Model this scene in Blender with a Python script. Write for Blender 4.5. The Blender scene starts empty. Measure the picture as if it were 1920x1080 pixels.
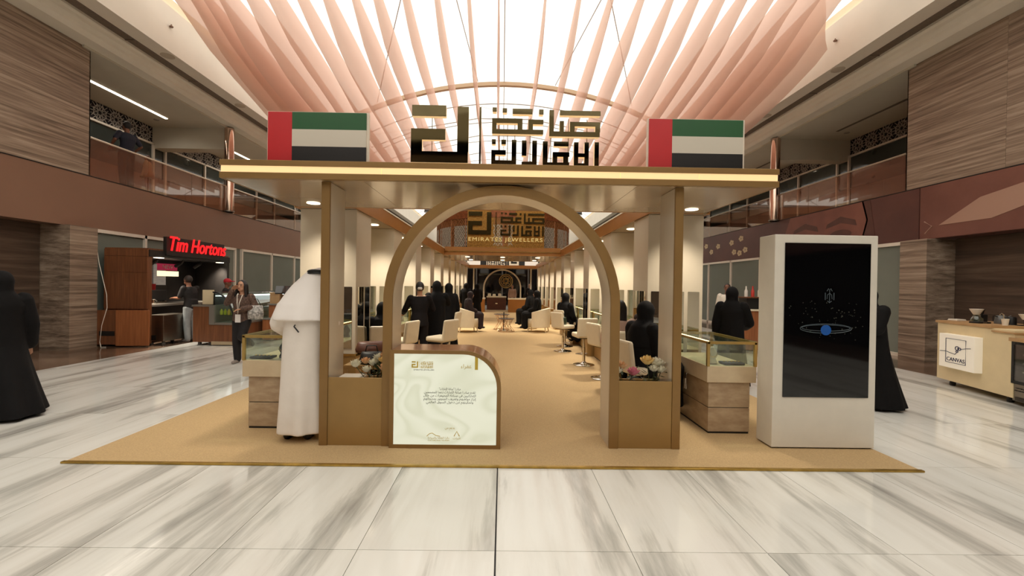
import bpy, bmesh, math, random, unicodedata
from mathutils import Vector, Matrix
random.seed(11)
scene = bpy.context.scene
COL = scene.collection
PI = math.pi
R = math.radians

# ------------------------------------------------------------------ camera, sky, exposure
cam_d = bpy.data.cameras.new('camera')
cam_d.sensor_width = 36.0
cam_d.lens = 15.0
cam_d.clip_end = 200
cam_d.shift_x = 10.0 / 1920
cam = bpy.data.objects.new('camera', cam_d)
COL.objects.link(cam)
cam.matrix_world = (Matrix.Translation((0, 0, 1.55)) @ Matrix.Rotation(R(-0.6), 4, 'Z')
                    @ Matrix.Rotation(R(90 - 0.36), 4, 'X') @ Matrix.Rotation(R(0.86), 4, 'Z'))
scene.camera = cam
world = bpy.data.worlds.new('overcast_sky')
scene.world = world
world.use_nodes = True
bg = world.node_tree.nodes['Background']
bg.inputs[0].default_value = (1.0, 0.955, 0.89, 1)
bg.inputs[1].default_value = 1.22
scene.view_settings.view_transform = 'Standard'
scene.view_settings.look = 'None'
scene.view_settings.gamma = 1
scene.view_settings.use_curve_mapping = False
scene.view_settings.exposure = 0.58
try:
    scene.cycles.max_bounces = 7
    scene.cycles.diffuse_bounces = 4
    scene.cycles.glossy_bounces = 3
    scene.cycles.transparent_max_bounces = 10
    scene.cycles.caustics_reflective = False
    scene.cycles.caustics_refractive = False
    scene.cycles.sample_clamp_indirect = 4
    scene.cycles.adaptive_threshold = .06
except Exception:
    pass

# ------------------------------------------------------------------ materials
def lin(c):
    return tuple(((v / 255) / 12.92 if v / 255 <= .04045 else ((v / 255 + .055) / 1.055) ** 2.4) for v in c[:3]) + (1,)
MATS = {}
def mat(name, col=(200, 200, 200), rough=.5, metal=0., spec=.5, emit=None, es=0., coat=0., var=.0, vscale=6., stretch=(1, 1, 1), bump=0., bscale=60., col2=None, rand=0.):
    if name in MATS: return MATS[name]
    m = bpy.data.materials.new(name); m.use_nodes = True
    nt = m.node_tree; b = nt.nodes['Principled BSDF']
    b.inputs['Base Color'].default_value = lin(col)
    b.inputs['Roughness'].default_value = rough
    b.inputs['Metallic'].default_value = metal
    b.inputs['Specular IOR Level'].default_value = spec
    b.inputs['Coat Weight'].default_value = coat
    if emit:
        b.inputs['Emission Color'].default_value = lin(emit); b.inputs['Emission Strength'].default_value = es
    if var or bump or col2:
        tc = nt.nodes.new('ShaderNodeTexCoord'); mp = nt.nodes.new('ShaderNodeMapping')
        mp.inputs['Scale'].default_value = stretch
        nt.links.new(tc.outputs['Object'], mp.inputs[0])
        src = mp.outputs[0]
        if rand:
            oi = nt.nodes.new('ShaderNodeObjectInfo'); vm = nt.nodes.new('ShaderNodeVectorMath'); vm.operation = 'SCALE'
            cx = nt.nodes.new('ShaderNodeCombineXYZ')
            for i in range(3): nt.links.new(oi.outputs['Random'], cx.inputs[i])
            nt.links.new(cx.outputs[0], vm.inputs[0]); vm.inputs['Scale'].default_value = rand
            ad = nt.nodes.new('ShaderNodeVectorMath'); nt.links.new(src, ad.inputs[0]); nt.links.new(vm.outputs[0], ad.inputs[1]); src = ad.outputs[0]
        n = nt.nodes.new('ShaderNodeTexNoise'); n.inputs['Scale'].default_value = vscale; n.inputs['Detail'].default_value = 6; n.inputs['Roughness'].default_value = .6
        nt.links.new(src, n.inputs['Vector'])
        if var or col2:
            r = nt.nodes.new('ShaderNodeValToRGB'); r.color_ramp.elements[0].position = .3; r.color_ramp.elements[1].position = .7
            c2 = col2 or tuple(max(0, v * (1 - var)) for v in col)
            r.color_ramp.elements[0].color = lin(c2); r.color_ramp.elements[1].color = lin(col)
            nt.links.new(n.outputs[0], r.inputs[0]); nt.links.new(r.outputs[0], b.inputs['Base Color'])
        if bump:
            n2 = nt.nodes.new('ShaderNodeTexNoise'); n2.inputs['Scale'].default_value = bscale; n2.inputs['Detail'].default_value = 4
            nt.links.new(src, n2.inputs['Vector'])
            bp = nt.nodes.new('ShaderNodeBump'); bp.inputs['Strength'].default_value = bump; bp.inputs['Distance'].default_value = .01
            nt.links.new(n2.outputs[0], bp.inputs['Height']); nt.links.new(bp.outputs[0], b.inputs['Normal'])
    MATS[name] = m
    return m

def glass(name, tint=(255, 255, 255), refl=.08, rough=.02, haze=0., hcol=(200, 200, 200)):
    if name in MATS: return MATS[name]
    m = bpy.data.materials.new(name); m.use_nodes = True; nt = m.node_tree
    for n in list(nt.nodes):
        if n.type != 'OUTPUT_MATERIAL': nt.nodes.remove(n)
    out = [n for n in nt.nodes if n.type == 'OUTPUT_MATERIAL'][0]
    t = nt.nodes.new('ShaderNodeBsdfTransparent'); t.inputs[0].default_value = lin(tint)
    g = nt.nodes.new('ShaderNodeBsdfGlossy'); g.inputs['Roughness'].default_value = rough
    fr = nt.nodes.new('ShaderNodeLayerWeight'); fr.inputs[0].default_value = .25
    mth = nt.nodes.new('ShaderNodeMath'); mth.operation = 'MULTIPLY_ADD'
    nt.links.new(fr.outputs['Facing'], mth.inputs[0]); mth.inputs[1].default_value = .35; mth.inputs[2].default_value = refl; mth.use_clamp = True
    mx = nt.nodes.new('ShaderNodeMixShader'); nt.links.new(mth.outputs[0], mx.inputs[0])
    base = t.outputs[0]
    if haze:
        d = nt.nodes.new('ShaderNodeBsdfDiffuse'); d.inputs[0].default_value = lin(hcol)
        m2 = nt.nodes.new('ShaderNodeMixShader'); m2.inputs[0].default_value = haze
        nt.links.new(t.outputs[0], m2.inputs[1]); nt.links.new(d.outputs[0], m2.inputs[2]); base = m2.outputs[0]
    nt.links.new(base, mx.inputs[1]); nt.links.new(g.outputs[0], mx.inputs[2]); nt.links.new(mx.outputs[0], out.inputs[0])
    MATS[name] = m
    return m

def marble():
    m = bpy.data.materials.new('streaked_white_marble'); m.use_nodes = True; nt = m.node_tree; b = nt.nodes['Principled BSDF']
    b.inputs['Roughness'].default_value = .10; b.inputs['Specular IOR Level'].default_value = .5
    g = nt.nodes.new('ShaderNodeNewGeometry'); oi = nt.nodes.new('ShaderNodeObjectInfo')
    sp = nt.nodes.new('ShaderNodeSeparateXYZ'); nt.links.new(g.outputs['Position'], sp.inputs[0])
    def mm(op, a, bb, c=None):
        n = nt.nodes.new('ShaderNodeMath'); n.operation = op
        for i, v in enumerate((a, bb, c)):
            if v is None: continue
            if isinstance(v, (int, float)): n.inputs[i].default_value = v
            else: nt.links.new(v, n.inputs[i])
        return n.outputs[0]
    # streaks run along the hall, leaning a little; offset per slab
    xs = mm('ADD', sp.outputs['X'], mm('MULTIPLY', sp.outputs['Y'], -.035))
    xo = mm('ADD', mm('MULTIPLY', xs, 2.7), mm('MULTIPLY', oi.outputs['Random'], .35))
    yo = mm('MULTIPLY', sp.outputs['Y'], .28)
    cx = nt.nodes.new('ShaderNodeCombineXYZ'); nt.links.new(xo, cx.inputs[0]); nt.links.new(yo, cx.inputs[1]); nt.links.new(mm('MULTIPLY', oi.outputs['Random'], .5), cx.inputs[2])
    n1 = nt.nodes.new('ShaderNodeTexNoise'); n1.inputs['Scale'].default_value = 1.; n1.inputs['Detail'].default_value = 7; n1.inputs['Roughness'].default_value = .62; n1.inputs['Distortion'].default_value = .3
    nt.links.new(cx.outputs[0], n1.inputs['Vector'])
    r = nt.nodes.new('ShaderNodeValToRGB'); e = r.color_ramp.elements
    e[0].position = .33; e[0].color = lin((158, 156, 150)); e[1].position = .58; e[1].color = lin((229, 228, 222))
    a = e.new(.43); a.color = lin((198, 196, 189)); a = e.new(.48); a.color = lin((221, 219, 212))
    nt.links.new(n1.outputs[0], r.inputs[0]); nt.links.new(r.outputs[0], b.inputs['Base Color'])
    return m
def stone(name, c1, c2, c3, sc=(1, .16, 3.2), rough=.45):
    m = bpy.data.materials.new(name); m.use_nodes = True; nt = m.node_tree; b = nt.nodes['Principled BSDF']
    b.inputs['Roughness'].default_value = rough
    g = nt.nodes.new('ShaderNodeNewGeometry'); oi = nt.nodes.new('ShaderNodeObjectInfo')
    mp = nt.nodes.new('ShaderNodeMapping'); mp.inputs['Scale'].default_value = sc; nt.links.new(g.outputs['Position'], mp.inputs[0])
    ad = nt.nodes.new('ShaderNodeVectorMath'); nt.links.new(mp.outputs[0], ad.inputs[0])
    cx = nt.nodes.new('ShaderNodeCombineXYZ'); mt = nt.nodes.new('ShaderNodeMath'); mt.operation = 'MULTIPLY'; mt.inputs[1].default_value = 4.
    nt.links.new(oi.outputs['Random'], mt.inputs[0]); nt.links.new(mt.outputs[0], cx.inputs[0]); nt.links.new(mt.outputs[0], cx.inputs[2]); nt.links.new(cx.outputs[0], ad.inputs[1])
    n = nt.nodes.new('ShaderNodeTexNoise'); n.inputs['Scale'].default_value = 2.4; n.inputs['Detail'].default_value = 9; n.inputs['Roughness'].default_value = .68; n.inputs['Distortion'].default_value = .35
    nt.links.new(ad.outputs[0], n.inputs['Vector'])
    r = nt.nodes.new('ShaderNodeValToRGB'); e = r.color_ramp.elements
    e[0].position = .34; e[0].color = lin(c1); e[1].position = .66; e[1].color = lin(c3); k = e.new(.5); k.color = lin(c2)
    nt.links.new(n.outputs[0], r.inputs[0]); nt.links.new(r.outputs[0], b.inputs['Base Color'])
    return m
def drape():
    m = bpy.data.materials.new('pink_sheer_fabric'); m.use_nodes = True; nt = m.node_tree
    for n in list(nt.nodes):
        if n.type != 'OUTPUT_MATERIAL': nt.nodes.remove(n)
    out = [n for n in nt.nodes if n.type == 'OUTPUT_MATERIAL'][0]
    d = nt.nodes.new('ShaderNodeBsdfDiffuse'); d.inputs[0].default_value = lin((234, 208, 196))
    t = nt.nodes.new('ShaderNodeBsdfTranslucent'); t.inputs[0].default_value = lin((236, 204, 188))
    tr = nt.nodes.new('ShaderNodeBsdfTransparent'); tr.inputs[0].default_value = lin((255, 238, 226))
    a = nt.nodes.new('ShaderNodeMixShader'); a.inputs[0].default_value = .5
    b = nt.nodes.new('ShaderNodeMixShader'); b.inputs[0].default_value = .18
    nt.links.new(d.outputs[0], a.inputs[1]); nt.links.new(t.outputs[0], a.inputs[2])
    nt.links.new(a.outputs[0], b.inputs[1]); nt.links.new(tr.outputs[0], b.inputs[2]); nt.links.new(b.outputs[0], out.inputs[0])
    return m
def lightbox_print():
    m = bpy.data.materials.new('backlit_silk_print'); m.use_nodes = True; nt = m.node_tree; b = nt.nodes['Principled BSDF']
    b.inputs['Roughness'].default_value = .3
    tc = nt.nodes.new('ShaderNodeTexCoord'); mp = nt.nodes.new('ShaderNodeMapping')
    mp.inputs['Rotation'].default_value = (0, R(28), 0); mp.inputs['Scale'].default_value = (1.0, 1, 1.9); nt.links.new(tc.outputs['Object'], mp.inputs[0])
    n = nt.nodes.new('ShaderNodeTexNoise'); n.inputs['Scale'].default_value = 1.25; n.inputs['Detail'].default_value = .3; n.inputs['Distortion'].default_value = .8
    nt.links.new(mp.outputs[0], n.inputs['Vector'])
    r = nt.nodes.new('ShaderNodeValToRGB'); e = r.color_ramp.elements; r.color_ramp.interpolation = 'B_SPLINE'
    A_, B_, C_ = lin((236, 236, 212)), lin((229, 230, 204)), lin((214, 215, 186))
    e[0].position = .15; e[0].color = B_; e[1].position = .9; e[1].color = B_
    for q, cc in ((.25, A_), (.31, A_), (.335, C_), (.37, B_), (.42, A_), (.455, A_), (.475, C_), (.50, B_), (.54, A_), (.565, A_), (.585, C_), (.62, B_), (.68, A_), (.71, C_), (.75, B_)):
        k = e.new(q); k.color = cc
    nt.links.new(n.outputs[0], r.inputs[0])
    b.inputs['Base Color'].default_value = lin((120, 120, 110)); nt.links.new(r.outputs[0], b.inputs['Emission Color']); b.inputs['Emission Strength'].default_value = .54
    return m

GOLD = mat('satin_gold_paint', (166, 132, 80), .38, .35, var=.08, vscale=2)
GOLD_D = mat('brushed_gold_front', (150, 116, 68), .4, .35, var=.08, vscale=2)
SOFFIT = mat('glossy_champagne_panel', (176, 152, 120), .16, .25, var=.05, vscale=1.5)
BEAM = mat('ochre_gold_beam', (176, 120, 62), .35, .25, var=.08, vscale=2)
CREAM = mat('cream_lacquer', (208, 196, 176), .28, 0, coat=.2, var=.04, vscale=2)
MIRROR = mat('mirror_silver', (220, 220, 210), .02, 1.)
BRONZE = mat('polished_bronze_mirror', (96, 86, 62), .045, 1., var=.1, vscale=3)
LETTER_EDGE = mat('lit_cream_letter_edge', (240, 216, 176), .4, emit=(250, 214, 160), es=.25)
CARPET = mat('golden_beige_carpet', (204, 174, 130), .95, spec=.1, var=.12, vscale=90, bump=.35, bscale=420)
WHITE_P = mat('warm_white_paint', (238, 230, 216), .7, var=.03, vscale=1)
CORNICE = mat('cornice_plaster', (242, 236, 222), .75, var=.04, vscale=1)
CEIL = mat('balcony_ceiling_paint', (206, 200, 184), .8, var=.04, vscale=1)
GRILLE = mat('dark_slot_grille', (122, 106, 92), .6, var=.15, vscale=20)
FASCIA = mat('brown_fascia_paint', (140, 106, 86), .5, var=.05, vscale=.7)
FASCIA_R = mat('maroon_banner_print', (106, 70, 62), .5, var=.22, vscale=.5)
FRAME = mat('white_powder_frame', (238, 230, 216), .4, var=.03)
PANE = mat('grey_green_film_glass', (132, 140, 132), .12, spec=.6, var=.06, vscale=.6)
DGLASS = mat('dark_teal_shop_glass', (54, 62, 60), .06, spec=.8, var=.2, vscale=.8)
HOARD = mat('brown_hoarding_panel', (134, 104, 86), .5, var=.12, vscale=1.2)
BLACK = mat('matt_black', (18, 17, 17), .5, var=.2)
BLACK_GL = mat('gloss_black', (6, 6, 8), .05, spec=.7, var=.1)
CHROME = mat('chrome', (225, 222, 215), .08, 1., var=.05)
STEEL = mat('brushed_steel', (150, 142, 130), .32, 1., var=.1, vscale=3, stretch=(1, 1, 20))
COLCHR = mat('pink_reflecting_column_cladding', (232, 205, 190), .06, 1., var=.05)
WOOD = mat('walnut_laminate', (134, 84, 52), .42, var=.0, col2=(98, 58, 36), vscale=3, stretch=(9, 9, .5))
WOOD_O = mat('oiled_wood_counter', (168, 104, 62), .42, col2=(138, 82, 48), vscale=3, stretch=(9, 9, .5))
LEATHER = mat('white_leather', (236, 222, 194), .45, var=.04, bump=.1)
GLASS = glass('clear_display_glass', (244, 250, 246), .06)
BALGLASS = glass('bronze_balustrade_glass', (222, 200, 184), .06)
SKYGLASS = glass('skylight_membrane', (255, 252, 246), .02, .3)
TRAV = mat('beige_travertine_cladding', (190, 168, 138), .35, col2=(160, 134, 106), vscale=4, stretch=(1.5, 1.5, 4), rand=5)
MARBLE = marble()
STONE = stone('streaked_brown_travertine', (100, 84, 71), (146, 127, 110), (182, 164, 145), (1, .2, 6.5))
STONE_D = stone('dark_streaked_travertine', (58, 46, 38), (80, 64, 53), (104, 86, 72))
BORDER = stone('brown_floor_marble', (80, 62, 50), (112, 90, 74), (140, 116, 98), (.5, .3, 1), .12)
DRAPE = drape()
GOLDPANEL = mat('gilded_panel', (190, 140, 62), .35, .6, col2=(120, 80, 30), vscale=26, bump=.6, bscale=40)
BRASS = mat('polished_brass', (236, 205, 130), .15, 1., var=.05)
ABAYA = mat('black_abaya_cloth', (17, 15, 16), .8, spec=.2, var=.3, vscale=8, bump=.2, bscale=25)
SUIT = mat('black_suit_wool', (26, 22, 24), .8, spec=.2, var=.3, vscale=8, bump=.2, bscale=25)
KANDURA = mat('white_cotton', (236, 228, 220), .8, spec=.2, var=.03, bump=.5, bscale=7)
SKIN = mat('light_brown_skin', (196, 146, 116), .5, var=.06)
SKIN_D = mat('brown_skin', (132, 88, 66), .5, var=.06)
HAIR = mat('dark_hair', (30, 20, 17), .45, var=.4, vscale=30, stretch=(6, 6, .6), bump=.5)
LAMP = mat('downlight_lens', (255, 240, 215), .4, emit=(255, 236, 205), es=3.)
LED = mat('linear_led', (255, 245, 225), .4, emit=(255, 240, 215), es=5.)
STRIP = mat('warm_cove_light_strip', (250, 220, 160), .4, emit=(250, 214, 160), es=.36)
GREEN = mat('leaf_green', (72, 84, 44), .5, var=.4, vscale=20)
RED = mat('lit_red_acrylic', (214, 30, 34), .3, emit=(235, 30, 36), es=.75)

# ------------------------------------------------------------------ mesh builder
class MB:
    def __init__(s, off=(0, 0, 0)):
        s.v = []; s.f = []; s.o = off
    def add(s, vs, fs):
        n = len(s.v); ox, oy, oz = s.o
        s.v += [(x - ox, y - oy, z - oz) for x, y, z in vs]
        s.f += [tuple(i + n for i in f) for f in fs]
        return s
    def box(s, x0, x1, y0, y1, z0, z1):
        x0, x1 = sorted((x0, x1)); y0, y1 = sorted((y0, y1)); z0, z1 = sorted((z0, z1))
        return s.add([(x0, y0, z0), (x1, y0, z0), (x1, y1, z0), (x0, y1, z0), (x0, y0, z1), (x1, y0, z1), (x1, y1, z1), (x0, y1, z1)],
                     [(3, 2, 1, 0), (4, 5, 6, 7), (0, 1, 5, 4), (1, 2, 6, 5), (2, 3, 7, 6), (3, 0, 4, 7)])
    def bar(s, p, q, w, h=None, up=(0, 0, 1)):
        p, q = Vector(p), Vector(q); d = q - p
        if d.length < 1e-6: return s
        d.normalize(); h = h or w
        u = d.cross(Vector(up))
        if u.length < 1e-4: u = d.cross(Vector((1, 0, 0)))
        u.normalize(); t = u.cross(d)
        vs = [tuple(c + u * (a * w / 2) + t * (b * h / 2)) for c in (p, q) for a, b in ((-1, -1), (1, -1), (1, 1), (-1, 1))]
        return s.add(vs, [(0, 1, 2, 3), (7, 6, 5, 4), (0, 4, 5, 1), (1, 5, 6, 2), (2, 6, 7, 3), (3, 7, 4, 0)])
    def prism_xz(s, poly, y0, y1):       # polygon in X,Z extruded along Y
        n = len(poly)
        vs = [(x, y0, z) for x, z in poly] + [(x, y1, z) for x, z in poly]
        return s.add(vs, [tuple(range(n)), tuple(range(2 * n - 1, n - 1, -1))] + [(i, i + n, (i + 1) % n + n, (i + 1) % n) for i in range(n)])
    def prism_yz(s, poly, x0, x1):
        n = len(poly)
        vs = [(x0, y, z) for y, z in poly] + [(x1, y, z) for y, z in poly]
        return s.add(vs, [tuple(range(n)), tuple(range(2 * n - 1, n - 1, -1))] + [(i, i + n, (i + 1) % n + n, (i + 1) % n) for i in range(n)])
    def prism_xy(s, poly, z0, z1):
        n = len(poly)
        vs = [(x, y, z0) for x, y in poly] + [(x, y, z1) for x, y in poly]
        return s.add(vs, [tuple(range(n - 1, -1, -1)), tuple(range(n, 2 * n))] + [(i, (i + 1) % n, (i + 1) % n + n, i + n) for i in range(n)])
    def band(s, inner, outer, y0, y1, closed=False):    # strip between two XZ polylines, extruded along Y
        n = len(inner); L = n if closed else n - 1
        vs = [(x, y0, z) for x, z in inner] + [(x, y0, z) for x, z in outer] + [(x, y1, z) for x, z in inner] + [(x, y1, z) for x, z in outer]
        fs = []
        for i in range(L):
            j = (i + 1) % n
            fs += [(i, j, n + j, n + i), (2 * n + j, 2 * n + i, 3 * n + i, 3 * n + j), (j, i, 2 * n + i, 2 * n + j), (n + i, n + j, 3 * n + j, 3 * n + i)]
        if not closed:
            fs += [(0, n, 3 * n, 2 * n), (n - 1, 3 * n - 1, 4 * n - 1, 2 * n - 1)]
        return s.add(vs, fs)
    def lathe(s, prof, c=(0, 0, 0), n=24):
        cx, cy, cz = c; vs = []; fs = []
        for r, z in prof:
            for k in range(n):
                a = 2 * PI * k / n; vs.append((cx + r * math.cos(a), cy + r * math.sin(a), cz + z))
        for i in range(len(prof) - 1):
            for k in range(n):
                fs.append((i * n + k, i * n + (k + 1) % n, (i + 1) * n + (k + 1) % n, (i + 1) * n + k))
        fs += [tuple(range(n - 1, -1, -1)), tuple(range((len(prof) - 1) * n, len(prof) * n))]
        return s.add(vs, fs)
    def loft(s, rings, n=24, mod=None):   # rings (cx,cy,cz,rx,ry)
        vs = []; fs = []
        for i, (cx, cy, cz, rx, ry) in enumerate(rings):
            for k in range(n):
                a = 2 * PI * k / n; m = mod(a, cz) if mod else 1
                vs.append((cx + rx * m * math.cos(a), cy + ry * m * math.sin(a), cz))
        for i in range(len(rings) - 1):
            for k in range(n):
                fs.append((i * n + k, i * n + (k + 1) % n, (i + 1) * n + (k + 1) % n, (i + 1) * n + k))
        fs += [tuple(range(n - 1, -1, -1)), tuple(range((len(rings) - 1) * n, len(rings) * n))]
        return s.add(vs, fs)
    def caps(s, p, q, r0, r1, n=10):
        p, q = Vector(p), Vector(q); d = q - p
        if d.length < 1e-6: d = Vector((0, 0, .001))
        d.normalize(); u = d.cross(Vector((0.31, .2, .93)))
        if u.length < 1e-3: u = d.cross(Vector((1, 0, 0)))
        u.normalize(); t = d.cross(u); rings = []
        for a in (-80, -45, 0): rings.append((p + d * (r0 * math.sin(R(a))), r0 * math.cos(R(a))))
        for a in (0, 45, 80): rings.append((q + d * (r1 * math.sin(R(a))), r1 * math.cos(R(a))))
        vs = [tuple(c + (u * math.cos(2 * PI * k / n) + t * math.sin(2 * PI * k / n)) * r) for c, r in rings for k in range(n)]
        fs = [(i * n + k, i * n + (k + 1) % n, (i + 1) * n + (k + 1) % n, (i + 1) * n + k) for i in range(5) for k in range(n)]
        fs += [tuple(range(n - 1, -1, -1)), tuple(range(5 * n, 6 * n))]
        return s.add(vs, fs)
    def ell(s, c, r, n=14, m=8):
        prof = [(math.sin(PI * (i + .15) / (m + .3)), -math.cos(PI * (i + .15) / (m + .3))) for i in range(m + 1)]
        return s.loft([(c[0], c[1], c[2] + z * r[2], rr * r[0], rr * r[1]) for rr, z in prof], n)
    def tube(s, pts, r, n=8):
        pts = [Vector(p) for p in pts]; vs = []; fs = []; L = len(pts)
        up = Vector((0.13, .21, .97))
        for i, p in enumerate(pts):
            d = (pts[min(i + 1, L - 1)] - pts[max(i - 1, 0)]).normalized()
            u = d.cross(up)
            if u.length < 1e-3: u = d.cross(Vector((1, 0, 0)))
            u.normalize(); t = d.cross(u); rr = r[i] if isinstance(r, (list, tuple)) else r
            vs += [tuple(p + (u * math.cos(2 * PI * k / n) + t * math.sin(2 * PI * k / n)) * rr) for k in range(n)]
        for i in range(L - 1):
            for k in range(n):
                fs.append((i * n + k, i * n + (k + 1) % n, (i + 1) * n + (k + 1) % n, (i + 1) * n + k))
        fs += [tuple(range(n - 1, -1, -1)), tuple(range((L - 1) * n, L * n))]
        return s.add(vs, fs)
    def grid(s, P):                       # P[i][j] points
        a = len(P); b = len(P[0])
        return s.add([p for row in P for p in row], [(i * b + j, i * b + j + 1, (i + 1) * b + j + 1, (i + 1) * b + j) for i in range(a - 1) for j in range(b - 1)])
    def build(s, name, m, parent=None, loc=None, smooth=False, bevel=0, remesh=0, sm=4, solid=0):
        me = bpy.data.meshes.new(name); me.from_pydata(s.v, [], s.f); me.update()
        if not remesh:
            b = bmesh.new(); b.from_mesh(me); bmesh.ops.recalc_face_normals(b, faces=b.faces); b.to_mesh(me); b.free()
        if smooth:
            for p in me.polygons: p.use_smooth = True
            if smooth != 'all':
                try: me.set_sharp_from_angle(angle=R(40))
                except Exception: pass
        me.materials.append(m)
        return link(name, me, parent, loc, bevel, remesh, sm, solid)
def link(name, me, parent=None, loc=None, bevel=0, remesh=0, sm=4, solid=0):
    o = bpy.data.objects.new(name, me); COL.objects.link(o)
    if parent: o.parent = parent
    if loc: o.location = loc
    if remesh:
        r = o.modifiers.new('remesh', 'REMESH'); r.mode = 'VOXEL'; r.voxel_size = remesh; r.use_smooth_shade = True
        if sm:
            k = o.modifiers.new('smooth', 'SMOOTH'); k.factor = .5; k.iterations = sm
    if solid:
        k = o.modifiers.new('solid', 'SOLIDIFY'); k.thickness = solid; k.offset = 0
    if bevel:
        k = o.modifiers.new('bevel', 'BEVEL'); k.width = bevel; k.segments = 2; k.limit_method = 'ANGLE'
    return o
def tag(o, label=None, cat=None, group=None, kind=None):
    if label: o['label'] = label
    if cat: o['category'] = cat
    if group: o['group'] = group
    if kind: o['kind'] = kind
    return o
def thing(name, label, cat, loc=(0, 0, 0), rz=0, group=None):
    o = bpy.data.objects.new(name, None); COL.objects.link(o); o.empty_display_size = .1
    o.location = loc; o.rotation_euler = (0, 0, rz)
    return tag(o, label, cat, group)
def struct(name, loc=(0, 0, 0)):
    o = bpy.data.objects.new(name, None); COL.objects.link(o); o.empty_display_size = .1; o.location = loc
    o['kind'] = 'structure'
    return o
def copy_tree(o, parent=None):
    c = o.copy(); COL.objects.link(c); c.parent = parent
    for ch in list(o.children): copy_tree(ch, c)
    return c
FORMS = {}
for cp in range(0xFE70, 0xFEFD):
    d = unicodedata.decomposition(chr(cp)).split()
    if len(d) == 2 and d[0].startswith('<'): FORMS.setdefault(chr(int(d[1], 16)), {})[d[0][1:-1]] = chr(cp)
def arabic(t):
    out = []
    for i, ch in enumerate(t):
        f = FORMS.get(ch)
        if not f: out.append(ch); continue
        pv = FORMS.get(t[i - 1]) if i else None; nx = FORMS.get(t[i + 1]) if i + 1 < len(t) else None
        a = bool(pv and 'initial' in pv and 'final' in f); b = bool(nx and 'final' in nx and 'initial' in f)
        out.append(f.get('medial' if a and b else 'final' if a else 'initial' if b else 'isolated', ch))
    return ''.join(reversed(out))
def text(name, body, size, m, parent, loc, rot=(PI / 2, 0, 0), ext=.004, shear=0, width=None, bold=0, spacing=1):
    c = bpy.data.curves.new(name, 'FONT'); c.body = body; c.size = size; c.align_x = 'CENTER'; c.align_y = 'CENTER'
    c.extrude = ext; c.shear = shear; c.offset = bold; c.space_character = spacing; c.resolution_u = 3
    t = bpy.data.objects.new(name, c); COL.objects.link(t); bpy.context.view_layer.update()
    me = bpy.data.meshes.new_from_object(t); sx = (width / max(t.dimensions[0], 1e-4)) if width else 1
    bpy.data.objects.remove(t); me.materials.clear(); me.materials.append(m)
    o = link(name, me, parent); o.location = loc; o.rotation_euler = rot; o.scale = (sx, 1, 1)
    return o
def lamp(parent, loc, power, size=.26, col=(1, .90, .74), spread=96, rot=(0, 0, 0)):
    l = bpy.data.lights.new('downlight_beam', 'AREA'); l.shape = 'DISK'; l.size = size; l.energy = power; l.color = col; l.spread = R(spread)
    o = bpy.data.objects.new('downlight_beam', l); COL.objects.link(o); o.location = loc; o.rotation_euler = rot
    if parent: o.parent = parent
    return o
ORD = ['first', 'second', 'third', 'fourth', 'fifth', 'sixth', 'seventh', 'eighth', 'ninth', 'tenth', 'eleventh', 'twelfth', 'thirteenth', 'fourteenth', 'fifteenth']

# ================================================================== THE MALL
Y0, Y1 = -14., 46.
# ---- floor
fl = struct('floor')
MB().box(-9.98, 9.98, Y0, Y1, -.2, -.012).build('grout_bed', mat('dark_grout', (96, 90, 84), .8), fl)
XE = [-7.78] + [-.02 + .8 * k for k in range(-9, 11)] 
slabs = {}
def slab_mesh(w, d):
    k = (round(w, 3), round(d, 3))
    if k not in slabs:
        g = .002; me = bpy.data.meshes.new('marble_slab'); b = MB().box(g, w - g, g, d - g, -.011, 0)
        me.from_pydata(b.v, [], b.f); me.materials.append(MARBLE); slabs[k] = me
    return slabs[k]
for j in range(-2, 11):
    ya = 2.48 + 1.24 * j; yb = ya + 1.24
    for i in range(len(XE) - 1):
        xa, xb = XE[i], XE[i + 1]
        if ya > 3.7 and xa > -3.6 and xb < 3.6: continue
        a = xa
        if abs(xa + .02) < 1e-3: a = xa + .006
        o = link('marble_slab', slab_mesh(xb - a, 1.24), fl, (a, ya, 0))
yf = 2.48 + 1.24 * 11
MB().box(-7.78, 7.98, yf, Y1, -.012, 0).build('far_marble', MARBLE, fl)
MB().box(-7.78, 7.98, Y0, 2.48 - 2.48, -.012, 0).build('near_marble', MARBLE, fl)
MB().box(-3.58, 3.58, 4.9, yf, -.012, -.002).build('under_carpet_bed', mat('dark_grout'), fl)
MB().box(-.026, -.013, 0, 3.7, -.012, -.003).build('expansion_joint', mat('black_joint', (14, 12, 20), .6), fl)
for s, x in ((-1, 7.79), (1, 7.99)):
    for k in range(9):
        ya = 1.2 + k * 2.4
        MB().box(s * x, s * 9.97, ya + .002, ya + 2.398, -.011, .0005).build('border_slab', BORDER, fl)
    MB().box(s * x, s * 9.97, 1.2 + 21.6, Y1, -.011, 0).build('border_far', BORDER, fl)
    MB().box(s * x, s * 9.97, Y0, 1.2, -.011, 0).build('border_near', BORDER, fl)

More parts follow.
